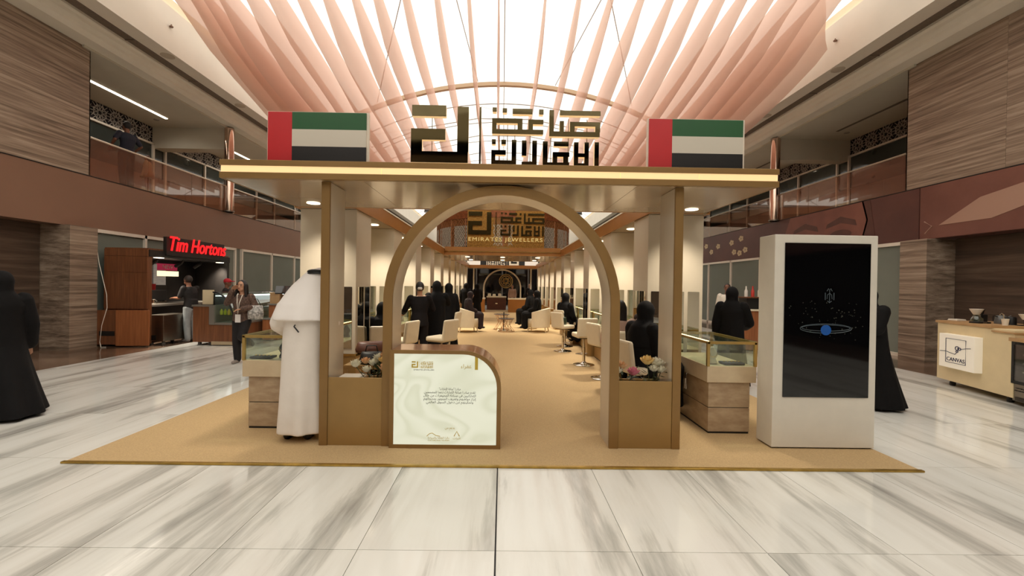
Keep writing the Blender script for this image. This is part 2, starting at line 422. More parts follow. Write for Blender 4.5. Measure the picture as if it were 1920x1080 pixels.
# ---- vaulted skylight
ce = struct('ceiling')
HW, ZS, SAG = 8.15, 8.22, 2.38
RV = (HW * HW + SAG * SAG) / (2 * SAG); ZC = ZS + SAG - RV
A0 = math.asin(HW / RV)
def vp(t, dr=0): return ((RV + dr) * math.sin(t), ZC + (RV + dr) * math.cos(t))
NS = 10; YR = [-14, -8, -2.5, 3, 8.4, 13.7, 19.0, 21.2, 23.6, 26.6, 30.5, 35.5, 40.5, 46]
for i in range(NS):
    t0 = -A0 + 2 * A0 * i / NS; t1 = -A0 + 2 * A0 * (i + 1) / NS; tm = (t0 + t1) / 2
    for j in range(len(YR) - 1):
        a, b, c = vp(t0), vp(tm), vp(t1); ya, yb = YR[j] + .01, YR[j + 1] - .01
        P = [[(p[0], y, p[1]) for p in (a, b, c)] for y in (ya, yb)]
        MB().grid(P).build('skylight_pane', SKYGLASS, ce, smooth=True)
TAN = mat('tan_painted_steel_rib', (206, 178, 146), .5); GREYST = mat('grey_steel_truss', (176, 170, 164), .5)
for j, y in enumerate(YR[1:-1]):
    n = 24; ts = [-A0 + 2 * A0 * k / n for k in range(n + 1)]
    w = .16 if y == 19.0 else .02
    if y < 19.0: continue
    MB().band([vp(t, -.05 - w) for t in ts], [vp(t, -.05) for t in ts], y - (.09 if y == 19.0 else .03), y + (.09 if y == 19.0 else .03)).build('vault_rib', TAN if y == 19.0 else GREYST, ce, smooth=True)
    if y > 19.0 and y < 32:
        m = MB()
        for k in range(2, n - 1, 4):
            p = vp(ts[k], -.1); q = vp(ts[k], -.75)
            m.bar((p[0], y, p[1]), (q[0], y, q[1]), .022)
            if k + 4 < n - 1:
                q2 = vp(ts[k + 4], -.75); m.bar((q[0], y, q[1]), (q2[0], y, q2[1]), .035)
                if k % 8 == 2: m.bar((p[0], y, p[1]), (q2[0], y, q2[1]), .012)
        m.build('truss_frame', GREYST, ce)
m = MB(); p = vp(0, -.04); m.bar((p[0] - .05, 2, p[1]), (p[0] - .05, 46, p[1]), .03); m.build('ridge_cable', GREYST, ce)
for a, b in (((-1.2, 8.2), (-5.6, 18.8)), ((1.2, 8.2), (5.6, 18.8)), ((3.4, 8.4), (2.2, 18.8)), ((-1.9, 8.4), (-1.2, 18.8))):
    pts = []
    for k in range(13):
        f = k / 12; x = a[0] + (b[0] - a[0]) * f; y = a[1] + (b[1] - a[1]) * f
        pts.append((x, y, ZC + math.sqrt((RV - .07) ** 2 - x * x)))
    MB().tube(pts, .016, 6).build('bracing_cable', GREYST, ce)

# ---- the two long sides
def side(s, nm):
    W = struct('wall_' + nm)
    # stepped cornice, slot and cove below the skylight
    prof = [(9.52, 6.81), (9.13, 6.81), (9.09, 6.83), (9.02, 6.88), (9.00, 6.93), (8.93, 6.985), (8.90, 7.04), (8.86, 7.06), (8.82, 7.06), (8.82, 7.14)]
    def strip(pr, name, m):
        MB().grid([[(s * x, y, z) for x, z in pr] for y in (Y0, 4, 12, 24, Y1)]).build(name, m, W)
    strip(prof, 'cornice', CORNICE)
    strip([(8.82, 7.11), (8.50, 7.11), (8.50, 7.05)], 'slot_grille', GRILLE)
    for k in range(14):
        MB().box(s * 8.82, s * 8.50, 2.0 + k * 2., 2.03 + k * 2., 7.095, 7.11).build('grille_rib', GRILLE, W)
    strip([(8.50, 7.06), (8.10, 7.06), (8.10, 8.14)], 'cove', WHITE_P)
    strip([(8.10, 8.14), (8.40, 8.22), (8.40, 8.6)], 'skylight_curb', mat('cream_curb', (246, 232, 204), .7))
    for y in (7.6, 10.6, 13.5):
        MB().lathe([(.0, 0), (.13, 0), (.15, .012), (.15, .02)], (s * 8.30, y, 7.04), 16).build('flush_speaker', mat('pale_speaker', (196, 184, 166), .7), W, smooth=True)
    for y in (10.4,):
        MB().lathe([(.035, 0), (.045, .02), (.015, .05), (.012, .07)], (s * 8.06, y, 7.64), 10).build('sprinkler', mat('dark_sprinkler', (120, 90, 70), .5), W)
    # fascia at first-floor level
    MB().box(s * 9.5, s * 9.98, Y0, Y1, 2.72, 3.92).build('fascia', FASCIA if s < 0 else FASCIA_R, W)
    MB().box(s * 9.49, s * 9.5, Y0, Y1, 3.905, 3.925).build('fascia_shadow_gap', mat('dark_gap', (40, 32, 28), .8), W)
    # upper stone block with tall panels
    yend = 9.9 if s < 0 else 10.0
    MB().box(s * 9.52, s * 12, Y0, yend - .02, 3.93, 6.805).build('stone_backing', BLACK, W)
    for k in range(6):
        yb = yend - 2.0 * k
        MB().box(s * 9.5, s * 9.53, yb - 1.996, yb, 3.93, 6.80).build('stone_panel', STONE, W)
    MB().box(s * 9.5, s * 12, yend - .02, yend, 3.93, 6.80).build('stone_panel', STONE, W)
    # ground-floor recess and pillar
    MB().box(s * 9.96, s * 10.3, Y0, 9.27, 0, 2.72).build('recess_wall', BLACK, W)
    for k in range(7):
        yb = 9.26 - 1.5 * k
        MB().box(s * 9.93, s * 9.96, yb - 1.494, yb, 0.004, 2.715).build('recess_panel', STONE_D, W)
    MB().box(s * 9.30, s * 10.0, 9.27, 9.9, 0, 2.715).build('pier', STONE, W)
    # balcony deck, ceiling, back wall
    MB().box(s * 9.98, s * 12.6, yend, Y1, 3.7, 3.90).build('balcony_deck', mat('balcony_floor', (150, 130, 112), .4), W)
    MB().box(s * 9.45, s * 12.6, yend - .2, Y1, 6.76, 6.9).build('balcony_ceiling', CEIL, W)
    MB().box(s * 12.05, s * 12.4, yend - .2, Y1, 3.9, 6.8).build('balcony_back', mat('dark_interior', (42, 36, 34), .7), W)
    MB().box(s * 9.55, s * 12.0, 14.7, 15.15, 6.05, 6.76).build('bulkhead', CEIL, W)
    MB().box(s * 9.6, s * 12.0, 22.4, 22.8, 6.05, 6.76).build('bulkhead', CEIL, W)
    for y in (14.75, 22.6, 30.5):
        MB().lathe([(.15, 0), (.15, 2.85)], (s * 9.42, y, 3.92), 24).build('column', COLCHR, W, smooth=True)
        MB().lathe([(.17, 0), (.17, .04)], (s * 9.42, y, 3.92), 24).build('column_collar', STEEL, W, smooth=True)
    # ceiling light lines
    for k, (ya, yb) in enumerate(((11.2, 13.9), (17.1, 19.9), (24, 26.6))):
        MB().box(s * 10.86, s * 10.94, ya, yb, 6.745, 6.762).build('ceiling_light_line', LED if s < 0 else mat('unlit_slot', (110, 100, 90), .7), W)
        if s < 0:
            l = lamp(W, (s * 10.9, (ya + yb) / 2, 6.735), 12, .08, (1, .93, .82), 150); l.data.shape = 'RECTANGLE'; l.data.size = .07; l.data.size_y = yb - ya
    for y in (14.0, 17.9):
        MB().lathe([(.05, 0), (.08, .01), (.08, .03)], (s * 11.3, y, 6.73), 14).build('smoke_detector', mat('grey_detector', (150, 144, 134), .6), W)
    for y in (15.9, 18.6):  # extra downlights, added only to brighten the dark balconies
        MB().lathe([(0, 0), (.055, 0), (.075, .004), (.075, .012)], (s * 10.35, y, 6.748), 16).build('added_fill_downlight', LAMP, W)
        lamp(W, (s * 10.35, y, 6.74), 12, .3, (1, .92, .8), 120)
    # back shop front upstairs: lattice frieze, frames, glass
    dk = mat('lattice_backing', (16, 12, 24), .8); lt = mat('silver_grey_lattice', (186, 180, 176), .45)
    ys = [yend + .02, 12.0, 14.68, 15.2, 17.2, 19.0, 20.8, 22.4, 24.6, 26.8, 29, 31.5]
    for i in range(len(ys) - 1):
        ya, yb = ys[i], ys[i + 1]
        MB().box(s * 12.02, s * 12.06, ya, yb, 6.2, 6.76).build('lattice_backing', dk, W)
        m = MB(); n = max(1, round((yb - ya) / .56)); w = (yb - ya) / n; hh = .56
        if yb < 26:
            for c in range(n):
                yc = ya + w * (c + .5); zc = 6.48
                def P(r, a): return (s * 12.0, yc + r * w * math.cos(a), zc + r * hh * math.sin(a))
                for k in range(8):
                    a = PI / 4 * k + PI / 8
                    for d in (-1, 1):
                        m.bar(P(.1, a), P(.25, a + d * .30), .015); m.bar(P(.25, a + d * .30), P(.44, a), .015)
                    m.bar(P(.44, a), P(.34, a + PI / 8), .015); m.bar(P(.34, a + PI / 8), P(.44, a + PI / 4), .015)
                    m.bar(P(.34, a + PI / 8), P(.62 if k % 2 == 0 else .5, a + PI / 8), .015)
                    m.bar(P(.44, a), P(.56, a + .12), .015)
            m.build('lattice_screen', lt, W)
        MB().box(s * 11.98, s * 12.03, ya, yb, 5.08, 6.16).build('upper_glass', DGLASS, W)
        MB().box(s * 11.97, s * 12.03, ya + .03, (ya + yb) / 2 - .005, 3.92, 5.06).build('hoarding_panel', HOARD, W)
        MB().box(s * 11.97, s * 12.03, (ya + yb) / 2 + .005, yb - .03, 3.92, 5.06).build('hoarding_panel', HOARD, W)
        MB().box(s * 11.92, s * 12.03, ya, yb, 6.15, 6.21).build('transom', FRAME, W)
        MB().box(s * 11.92, s * 12.03, yb - .035, yb + .035, 3.92, 6.2).build('mullion', FRAME, W)
    # balustrade
    B = thing('glass_balustrade', 'bronze-tinted glass balustrade with steel rail on the upper floor, %s side of the hall' % nm, 'railing', (s * 9.5, yend, 3.92))
    off = B.location[:]
    MB(off).tube([(s * 9.5, yend, 4.8), (s * 9.5, 40, 4.8)], .025, 8).build('handrail', mat('satin_rail', (206, 190, 172), .3, .6), B, smooth=True)
    y = yend
    while y < 40:
        MB(off).box(s * 9.49, s * 9.505, y + .01, y + 1.59, 3.93, 4.78).build('glass_panel', BALGLASS, B); y += 1.6
    return W
WL = side(-1, 'left'); WR = side(1, 'right')

# ground-floor shop windows
wn = 0
for s in (-1, 1):
    for ya, yb, mull in ((9.92, 15.2, (11.4, 13.3)), (15.6, 21.4, (17.6, 19.5)), (21.8, 27.6, (23.7, 25.6)), (28, 34, (30, 32))):
        wn += 1; w = struct('window_%d' % wn)
        e = [ya] + list(mull) + [yb]
        for a, b in zip(e[:-1], e[1:]):
            MB().box(s * 9.5, s * 9.53, a + .03, b - .03, .08, 2.64).build('pane', PANE, w)
            MB().box(s * 9.44, s * 9.53, a - .035, a + .035, 0, 2.72).build('mullion', FRAME, w)
        MB().box(s * 9.44, s * 9.53, yb - .035, yb + .035, 0, 2.72).build('mullion', FRAME, w)
        MB().box(s * 9.44, s * 9.53, ya, yb, 2.64, 2.72).build('head_rail', FRAME, w)
        MB().box(s * 9.44, s * 9.53, ya, yb, 0, .08).build('sill_rail', FRAME, w)
    m = MB()
    MB().box(s * 9.54, s * 10, 9.9, Y1, 0, 2.72).build('backing', PANE, WL if s < 0 else WR)

# printed jewellery banner on the right fascia
bn = tag(MB((9.49, 15, 3)).box(9.485, 9.5, 9.65, 21.0, 2.73, 3.90).build('fascia_banner', mat('dark_maroon_banner', (104, 66, 58), .45, col2=(78, 48, 46), vscale=.5), None, (9.49, 15, 3)),
         'dark maroon printed banner with part of a face, under the right glass balustrade', 'banner')
def bprint(name, m, poly):
    MB((9.49, 15, 3)).prism_yz(poly, 9.478, 9.486).build(name, m, bn)
def oval(cy, cz, ry, rz, n=24, a0=0, a1=2 * PI): return [(cy + ry * math.cos(a0 + (a1 - a0) * k / n), cz + rz * math.sin(a0 + (a1 - a0) * k / n)) for k in range(n)]
sk = mat('printed_skin_tone', (138, 88, 74), .5, col2=(110, 66, 58), vscale=.9); dkb = mat('printed_shadow', (100, 62, 54), .5, var=.2, vscale=2)
bprint('printed_face', sk, [(11.2, 2.74), (11.0, 3.4), (11.15, 3.895), (14.0, 3.895), (14.25, 3.4), (13.9, 2.74)])
bprint('printed_hair', dkb, [(10.75, 2.74), (10.95, 3.895), (11.2, 3.895), (11.05, 3.4), (11.25, 2.74)])
for cy in (11.9, 13.3):
    MB((9.49, 15, 3)).prism_yz(oval(cy, 3.12, .38, .13), 9.474, 9.48).build('printed_eye', dkb, bn)
    MB((9.49, 15, 3)).prism_yz([(cy - .55, 3.30), (cy, 3.44), (cy + .55, 3.34), (cy + .5, 3.46), (cy, 3.62), (cy - .5, 3.46)], 9.474, 9.48).build('printed_brow', dkb, bn)
fw = mat('printed_cream_flower', (205, 186, 150), .5)
for cy, cz in ((17.6, 3.45), (16.9, 3.55), (17.4, 3.05), (17.0, 2.98), (16.6, 3.08), (18.7, 3.4), (19.3, 3.2), (19.8, 3.5)):
    for k in range(5):
        a = 2 * PI * k / 5
        MB((9.49, 15, 3)).prism_yz(oval(cy + .1 * math.cos(a), cz + .07 * math.sin(a), .075, .05, 10), 9.476, 9.481).build('printed_petal', fw, bn)
bn2 = tag(MB((9.49, 6, 3)).box(9.485, 9.5, 0, 9.62, 2.73, 3.90).build('fascia_banner', mat('terracotta_banner', (132, 88, 76), .45, col2=(106, 66, 58), vscale=.6), None, (9.49, 6, 3)),
          'terracotta printed banner with a pale drape shape, above the right-hand recess', 'banner')
MB((9.49, 6, 3)).prism_yz([(9.2, 3.0), (8.4, 3.45), (7.0, 3.7), (5, 3.88), (5, 3.6), (7, 3.35), (8.2, 3.0)], 9.478, 9.486).build('printed_drape', mat('printed_pale_drape', (176, 140, 122), .5), bn2)
MB((9.49, 6, 3)).tube([(9.482, 9.5, 2.85), (9.482, 9.35, 3.0), (9.482, 9.52, 3.12)], .012).build('printed_arrow', mat('printed_pale_drape'), bn2)

# ends of the hall
wb = struct('wall_back')
MB().box(-12.6, 12.6, Y0 - .2, Y0, 0, 9).build('end_panel', mat('dim_end_wall', (118, 96, 80), .6, var=.3, vscale=.4), wb)
MB().prism_xz([vp(-A0 + 2 * A0 * k / 16) for k in range(17)], Y0 - .1, Y0).build('end_gable', CORNICE, wb)
wf = struct('wall_front')
MB().box(-12.6, 12.6, Y1, Y1 + .2, 0, 8.8).build('end_panel', WHITE_P, wf)
MB().prism_xz([vp(-A0 + 2 * A0 * k / 16) for k in range(17)], Y1, Y1 + .1).build('end_gable', CORNICE, wf)
# dark shop front closing the aisle beyond the far gate
dw = struct('window_9')
MB().box(-8.3, 8.3, 33.0, 33.2, 0, 3.9).build('dark_backing', mat('dark_shop', (34, 34, 36), .3), dw)
for k in range(9):
    x = -8 + 2 * k
    MB().box(x - .05, x + .05, 32.92, 33.0, 0, 3.6).build('mullion', mat('grey_mullion', (90, 84, 78), .4), dw)
    if k < 8: MB().box(x + .06, x + 1.94, 32.96, 33.0, .1, 3.0).build('pane', BLACK_GL, dw)
for z in (3.05, 3.6): MB().box(-8.3, 8.3, 32.9, 33.0, z, z + .12).build('transom', mat('grey_mullion'), dw)
# curved upper bridge at the end with dark slatted soffit
br = thing('upper_bridge', 'brown curved bridge with dark slatted soffit high over the far aisle', 'bridge', (0, 27, 6.2))
off = (0, 27, 6.2)
poly = [(-4.6, 29.5), (-3.2, 26.2), (0, 25.0), (3.2, 26.2), (4.6, 29.5)]
MB(off).prism_xy(poly, 6.1, 6.5).build('deck', mat('brown_soffit', (150, 100, 66), .5), br)
for k in range(9):
    f = (k + .5) / 9; MB(off).bar((-5.6 + 1.2 * f, 30.2 - 4.6 * f, 6.62), (5.6 - 1.2 * f, 30.2 - 4.6 * f, 6.62), .16, .12).build('slat', BLACK if k % 2 else mat('grey_slat', (150, 148, 146), .5), br)
# a couple of wires carry the bridge's slat raft up to the trusses
for x in (-3, 3): MB(off).tube([(x, 27, 6.6), (x, 26.6, 9.6)], .02, 6).build('hanger', GREYST, br)

# ---- hanging sheer drapes
DX = [-6.95, -6.7, -6.42, -6.1, -5.55, -5.03, -4.48, -3.93, -3.34, -2.82, -2.19, -1.52, -.82, -.19, .84, 1.59, 2.26, 2.94, 3.56, 4.1, 4.65, 5.1, 5.62, 6.08, 6.5, 6.9, 7.35]
ZT = [(8, 8.15), (9.6, 8.0), (10.9, 7.86), (12, 7.75), (13, 7.64), (18, 7.2), (21, 7.0)]
ZB = [(8, 8.05), (9.0, 7.75), (9.5, 7.5), (10, 7.22), (11, 6.95), (12.4, 6.68), (14, 6.42), (16, 6.15), (18, 6.0), (21, 5.85)]
def interp(T, y):
    if y <= T[0][0]: return T[0][1]
    for (a, va), (b, vb) in zip(T[:-1], T[1:]):
        if y <= b: f = (y - a) / (b - a); return va + (vb - va) * f
    return T[-1][1]
def place_word(i, n):
    return 'leftmost' if i == 0 else 'rightmost' if i == n - 1 else (ORD[i] + ' from the left') if i < n // 2 else (ORD[n - 1 - i] + ' from the right')
for i, x in enumerate(DX):
    rnd = random.Random(i); ph = rnd.uniform(0, 6); P = []
    y0 = 8.0 if i < len(DX) - 1 else 9.75
    for k in range(31):
        y = y0 + (20.8 - y0) * k / 30; zt = interp(ZT, y) + (.45 * max(0, (12 - y) / 2.2) if i == len(DX) - 1 else 0); zb = interp(ZB, y) - (max(0, abs(x) - 4.5) * .11 if y < 21 else 0) + .04 * math.sin(y * .9 + ph)
        amp = .03 + .03 * min(1, (y - 8) / 6); row = []
        for j in range(7):
            f = j / 6; lean = .08 * (f - .5) * math.sin(y * .55 + ph * .7) * (x / 7)
            row.append((x + amp * math.sin(2.2 * f * PI + y * .8 + ph) * f + lean + .02 * math.sin(y * .6 + ph), y, zt + (zb - zt) * f - .03 * math.sin(f * PI)))
        P.append(row)
    c = (x, 14, 6.0)
    tag(MB(c).grid(P).build('ceiling_drape', DRAPE, None, c, smooth='all'),
        'pink sheer ceiling drape hanging under the skylight, %s' % place_word(i, len(DX)), 'drape', 'sheer drapes under the skylight')

# ================================================================== THE PAVILION
# ---- carpet with brass edge strip
cp = thing('carpet_runner', 'golden beige carpet with a brass edge strip running under the pavilion', 'carpet', (0, 14, 0))
off = (0, 14, 0)
MB(off).box(-3.66, 3.62, 3.63, 26.5, .0006, .014).build('pile', CARPET, cp)
MB(off).box(-3.68, 3.64, 3.60, 3.635, .0006, .017).build('edge_strip', mat('brass_edge', (206, 168, 84), .3, .8, var=.2, vscale=9), cp, bevel=.004)
CZ = .014

def arch_pts(r, zc=1.37, n=40, leg=CZ):
    return [(-r, leg)] + [(-r, leg + (zc - leg) * k / 4) for k in range(1, 4)] + [(-r * math.cos(PI * k / n), zc + r * math.sin(PI * k / n)) for k in range(n + 1)] + [(r, leg + (zc - leg) * (4 - k) / 4) for k in range(1, 4)] + [(r, leg)]

def gate(name, label, yf, d, front):     # d = +1 : front faces the camera
    g = thing(name, label, 'gate', (0, yf, 0)); off = (0, yf, 0)
    def Y(a): return yf + d * a
    def bx(nm, m, x0, x1, a, b, z0, z1, bev=.003, parent=g):
        return MB(off).box(x0, x1, Y(a), Y(b), z0, z1).build(nm, m, parent, bevel=bev)
    # canopy
    bx('canopy_roof', GOLD, -2.60, 2.55, 0.02, 1.42, 2.512, 2.66)
    f1 = bx('fascia_upper', GOLD_D, -2.615, 2.565, -.05, 0.0, 2.617, 2.67)
    bx('fascia_lower', GOLD_D, -2.615, 2.565, -.05, 0.0, 2.50, 2.556)
    for k in range(7):
        xa = -2.605 + k * 5.16 / 7; bx('light_strip', STRIP, xa + .002, xa + 5.16 / 7 - .002, -.043, 0.0, 2.556, 2.617, 0)
    for sx in (-1, 1):
        bx('fascia_end', GOLD_D, -2.60 if sx < 0 else 2.55, -2.615 if sx < 0 else 2.565, 0, 1.43, 2.50, 2.67)
        bx('column_body', CREAM, sx * 1.637, sx * 1.705, .06, .44, CZ, 2.50)
        bx('column_front', GOLD_D, sx * 1.632, sx * 1.71, .03, .06, CZ, 2.50)
        p = bx('planter_front', GOLD, sx * 1.122, sx * 1.632, .04, .065, CZ, .655)
        bx('planter_back', GOLD, sx * 1.122, sx * 1.632, .40, .425, CZ, .60, parent=p)
        bx('planter_bed', mat('brown_planter_bed', (104, 66, 42), .6), sx * 1.122, sx * 1.632, .065, .40, .50, .56, parent=p)
    for k in range(4):
        xa = -2.6 + k * 1.2875; bx('soffit_panel', SOFFIT, xa + .002, xa + 1.2855, .0, 1.42, 2.503, 2.512, 0)
    bx('canopy_back', BEAM, -2.615, 2.565, 1.42, 1.45, 2.50, 2.67)
    MB(off).band(arch_pts(1.035), arch_pts(1.12), min(Y(.03), Y(.06)), max(Y(.03), Y(.06))).build('arch_front', GOLD_D, g, smooth=True)
    MB(off).band(arch_pts(1.037), arch_pts(1.115), min(Y(.06), Y(.42)), max(Y(.06), Y(.42))).build('arch_lining', CREAM, g, smooth=True)
    for x in (-2.28, 2.28):
        MB(off).lathe([(0, 0), (.055, 0), (.075, .004), (.075, .012)], (x, Y(1.15), 2.492), 20).build('downlight', LAMP, g)
        if front: lamp(g, (x, d * 1.15, 2.485), 7)
    return g
gate('entrance_gate', 'gold entrance gate with round arch, two columns, planters and lit flat canopy', 4.0, 1, True)
gate('exit_gate', 'small far gold gate with round arch at the end of the carpet', 25.3, -1, False)

# ---- square Kufic lettering (in pixels of a 1530 x 480 layout)
GL = [[(128,317,405,405)], [(122,507,400,595),(122,595,212,690),(122,690,585,780),(497,325,588,690)], [(675,325,690,790)],
      [(780,325,815,360)], [(862,330,898,365)], [(943,332,1105,375)], [(1158,335,1195,375)],
      [(778,412,1025,450),(778,450,815,500),(985,450,1025,500),(778,500,1195,537),(1072,418,1195,455),(1072,455,1110,500)],
      [(1243,337,1280,510),(1243,510,1655,550),(1328,425,1362,510),(1412,430,1658,465),(1412,465,1450,510),(1618,465,1658,510)], [(1328,340,1660,378)],
      [(778,583,810,622)], [(855,585,893,622)], [(775,670,893,707),(775,707,808,752),(775,752,978,792),(940,585,978,752)],
      [(1022,588,1060,712)], [(1022,760,1145,797),(1107,588,1145,760)], [(1193,592,1232,762),(1193,762,1410,800),(1275,678,1410,715),(1275,715,1312,762),(1360,715,1400,762)],
      [(1283,592,1403,630)], [(1447,595,1483,800),(1483,685,1533,715),(1533,595,1568,800),(1483,765,1533,800)], [(1615,592,1650,797)]]
def kufic(root, x0, z0, y, sc, m, dep, edge=None, mir=1):
    for g in GL:
        b = MB(); e = MB()
        for a, t, c, d in g:
            xa, xb = x0 + mir * (a - 890) * sc, x0 + mir * (c - 890) * sc; zt, zb = z0 + (800 - t) * sc, z0 + (800 - d) * sc
            b.box(xa, xb, y, y + .006, zb, zt)
            e.box(xa + .002 * mir, xb - .002 * mir, y + .006, y + dep, zb + .002, zt - .002)
        o = b.build('letter', m, root)
        if edge: e.build('letter_return', edge, o)
sg = thing('kufic_sign', 'large polished bronze square-script letters standing on the gate canopy', 'sign', (.0, 4.1, 2.67))
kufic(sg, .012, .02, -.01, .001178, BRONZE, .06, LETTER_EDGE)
MB().box(-.94, .96, -.02, .09, 0, .02).build('base_rail', mat('pale_rail', (224, 208, 180), .4), sg)
for x in (-.7, -.05, .03, .1, .25, .45, .62, .8): MB().tube([(x, .045, .0), (x, .045, .50)], .004, 6).build('stay', STEEL, sg)

# ---- flags on the canopy
def flag(label, x0, x1, z0, z1):
    y = 4.08; f = thing('flag_panel', label, 'flag', (x0, y, 2.67)); off = (x0, y, 2.67)
    w = x1 - x0; h = z1 - z0; zz = 2.67; xr = x0 + w * .245
    MB(off).box(x0 - .01, x1 + .02, y + .012, y + .05, zz, zz + h + .008).build('backing_box', mat('pale_flag_box', (226, 214, 198), .5), f)
    MB(off).box(x0, xr, y, y + .012, zz + .01, zz + h).build('red_band', mat('flag_red', (190, 34, 40), .35), f)
    for k, (c, nm) in enumerate(((( 22, 18, 18), 'black_band'), ((206, 198, 184), 'white_band'), ((28, 84, 44), 'green_band'))):
        MB(off).box(xr, x1, y, y + .012, zz + .01 + k * (h - .01) / 3, zz + .01 + (k + 1) * (h - .01) / 3).build(nm, mat('flag_' + nm, c, .35), f)
flag('green, white, black and red flag panel on the left end of the canopy', -2.245, -1.315, 2.67, 3.165)
flag('green, white, black and red flag panel on the right end of the canopy', 1.385, 2.29, 2.67, 3.165)

# ---- light-box counter in front of the arch
lb = thing('lightbox_counter', 'low counter with rounded corner and glowing silk-print panel beside the arch', 'counter', (-.52, 4.0, CZ))
off = (-.52, 4.0, CZ)
def lbp(x0, x1, z0, z1, r, n=10):
    return [(x0, z0), (x0, z1)] + [(x1 - r + r * math.sin(PI / 2 * k / n), z1 - r + r * math.cos(PI / 2 * k / n)) for k in range(n + 1)] + [(x1, z0)]
zb = CZ
inn = lbp(-.998, -.036, zb + .035, .898, .315); ou = lbp(-1.038, .004, zb, .932, .35)
MB(off).band(inn, ou, 3.985, 4.0, True).build('front_frame', GOLD_D, lb)
MB(off).prism_xz(lbp(-1.034, .0, zb, .928, .346), 4.0, 4.43).build('body', mat('rose_gold_gloss', (196, 142, 104), .14, .5, var=.12, vscale=5), lb, smooth=True)
pn = MB(off).prism_xz(inn, 3.992, 3.999).build('lit_panel', lightbox_print(), lb)
gt = mat('gold_print', (196, 168, 62), .5); bt = mat('black_print', (56, 50, 40), .6)
def lt(b, size, m, x, z, width=None, nm='printed_text'): return text(nm, arabic(b), size, m, pn, (x + .52, -.011, z - CZ), ext=.0008, width=width)
kx, kz = -.735, .765
for g in GL:
    b = MB()
    for a, t, c, d in g: b.box(kx + (a - 890) * .00013 + .52, kx + (c - 890) * .00013 + .52, -.012, -.009, kz + (800 - t) * .00013 - CZ, kz + (800 - d) * .00013 - CZ)
    b.build('printed_mark', gt, pn)
text('printed_text', 'EMIRATES JEWELLERS', .016, bt, pn, (-.735 + .535, -.011, .748 - CZ), ext=.0008, width=.19)
MB(off).box(-.244, -.216, 3.987, 3.991, .755, .885).build('gold_bar', gt, pn)
lt('عفراء', .05, gt, -.325, .785)
for i, (tx, w) in enumerate((('مبادرة "صاغة الإمارات"', .20), ('تقدم مبادرة صاغة الإمارات دعما للمصممين', .48), ('الإماراتيين في صناعة المجوهرات من خلال', .49), ('إبراز مواهبهم وتعريف الجمهور بمنتجاتهم', .49), ('وتمكينهم من دخول السوق العالمي', .44))):
    lt(tx, .030, bt, -.475, .572 - i * .031, w)
lt('بدعم من', .03, gt, -.47, .208, .09)
MB(off).tube([(-.685, 3.99, .128), (-.66, 3.99, .152), (-.635, 3.99, .158), (-.60, 3.99, .135), (-.56, 3.99, .128)], .003, 5).build('printed_logo', gt, pn)
lt('دائرة الثقافة والسياحة', .024, gt, -.575, .113, .20)
text('printed_text', 'CULTURE AND TOURISM', .016, gt, pn, (-.575 + .52, -.011, .09 - CZ), ext=.0008, width=.20)
MB(off).tube([(-.43, 3.99, .13), (-.405, 3.99, .175), (-.38, 3.99, .13)], .004, 5).build('printed_logo', gt, pn)
lt('التراث', .022, gt, -.405, .11, .07)

# ---- upright advertising screen
k = thing('digital_kiosk', 'tall white advertising totem with a dark screen on the carpet edge', 'screen', (3.12, 4.08, CZ))
off = (3.12, 4.08, CZ)
WK = mat('white_totem_paint', (222, 216, 204), .35, var=.03)
MB(off).box(2.62, 3.62, 4.08, 4.33, CZ + .012, 2.08).build('housing', WK, k, bevel=.006)
MB(off).box(2.64, 3.60, 4.10, 4.31, CZ, CZ + .012).build('plinth', BLACK, k)
sc = MB(off).box(2.715, 3.545, 4.072, 4.081, .515, 2.0).build('screen_panel', BLACK_GL, k)
blue = mat('screen_blue_gem', (30, 70, 130), .2, emit=(40, 96, 170), es=.12); dim = mat('screen_dim_line', (60, 66, 70), .3, emit=(74, 84, 88), es=.18); deep = mat('screen_deep_blue', (6, 8, 40), .2, emit=(10, 14, 70), es=.35)
cxs, czs = 3.12, 1.165
MB(off).add([(cxs + .05 * math.cos(a) , 4.068, czs + .05 * math.sin(a)) for a in [2 * PI * q / 20 for q in range(20)]] + [(cxs + .05 * math.cos(a), 4.073, czs + .05 * math.sin(a)) for a in [2 * PI * q / 20 for q in range(20)]],
            [tuple(range(20)), tuple(range(39, 19, -1))] + [(q, (q + 1) % 20, 20 + (q + 1) % 20, 20 + q) for q in range(20)]).build('gem_image', blue, sc)
MB(off).tube([(cxs + .0 + .25 * math.cos(a), 4.071, czs + .015 + .045 * math.sin(a)) for a in [2 * PI * q / 36 for q in range(37)]], .003, 5).build('bracelet_image', dim, sc)
MB(off).tube([(cxs + .0 + .235 * math.cos(a), 4.071, czs + .02 + .03 * math.sin(a)) for a in [2 * PI * q / 36 for q in range(37)]], .0025, 5).build('bracelet_image', dim, sc)
for dx in (-.042, .042): MB(off).box(cxs + .03 + dx - .003, cxs + .03 + dx + .003, 4.07, 4.073, czs + .29, czs + .36).build('logo_stroke', dim, sc)
for pts in ([(0, .26), (0, .385)], [(-.025, .30), (-.02, .34), (0, .355), (.02, .34), (.025, .30)], [(-.025, .375), (-.012, .40), (0, .385), (.012, .40), (.025, .375)], [(-.02, .28), (0, .265), (.02, .28)]):
    MB(off).tube([(cxs + .03 + a, 4.0715, czs + b) for a, b in pts], .0028, 5).build('logo_stroke', dim, sc)
rr = random.Random(3)
m = MB(off)
for q in range(70):
    x, z = cxs + rr.uniform(-.36, .36), czs + rr.gauss(.1, .09); e = rr.uniform(.002, .005); m.box(x - e, x + e, 4.0705, 4.073, z - e, z + e)
tag(m.build('sparkle_image', mat('screen_sparkle', (40, 40, 34), .3, emit=(52, 50, 40), es=.3), sc), kind='stuff')

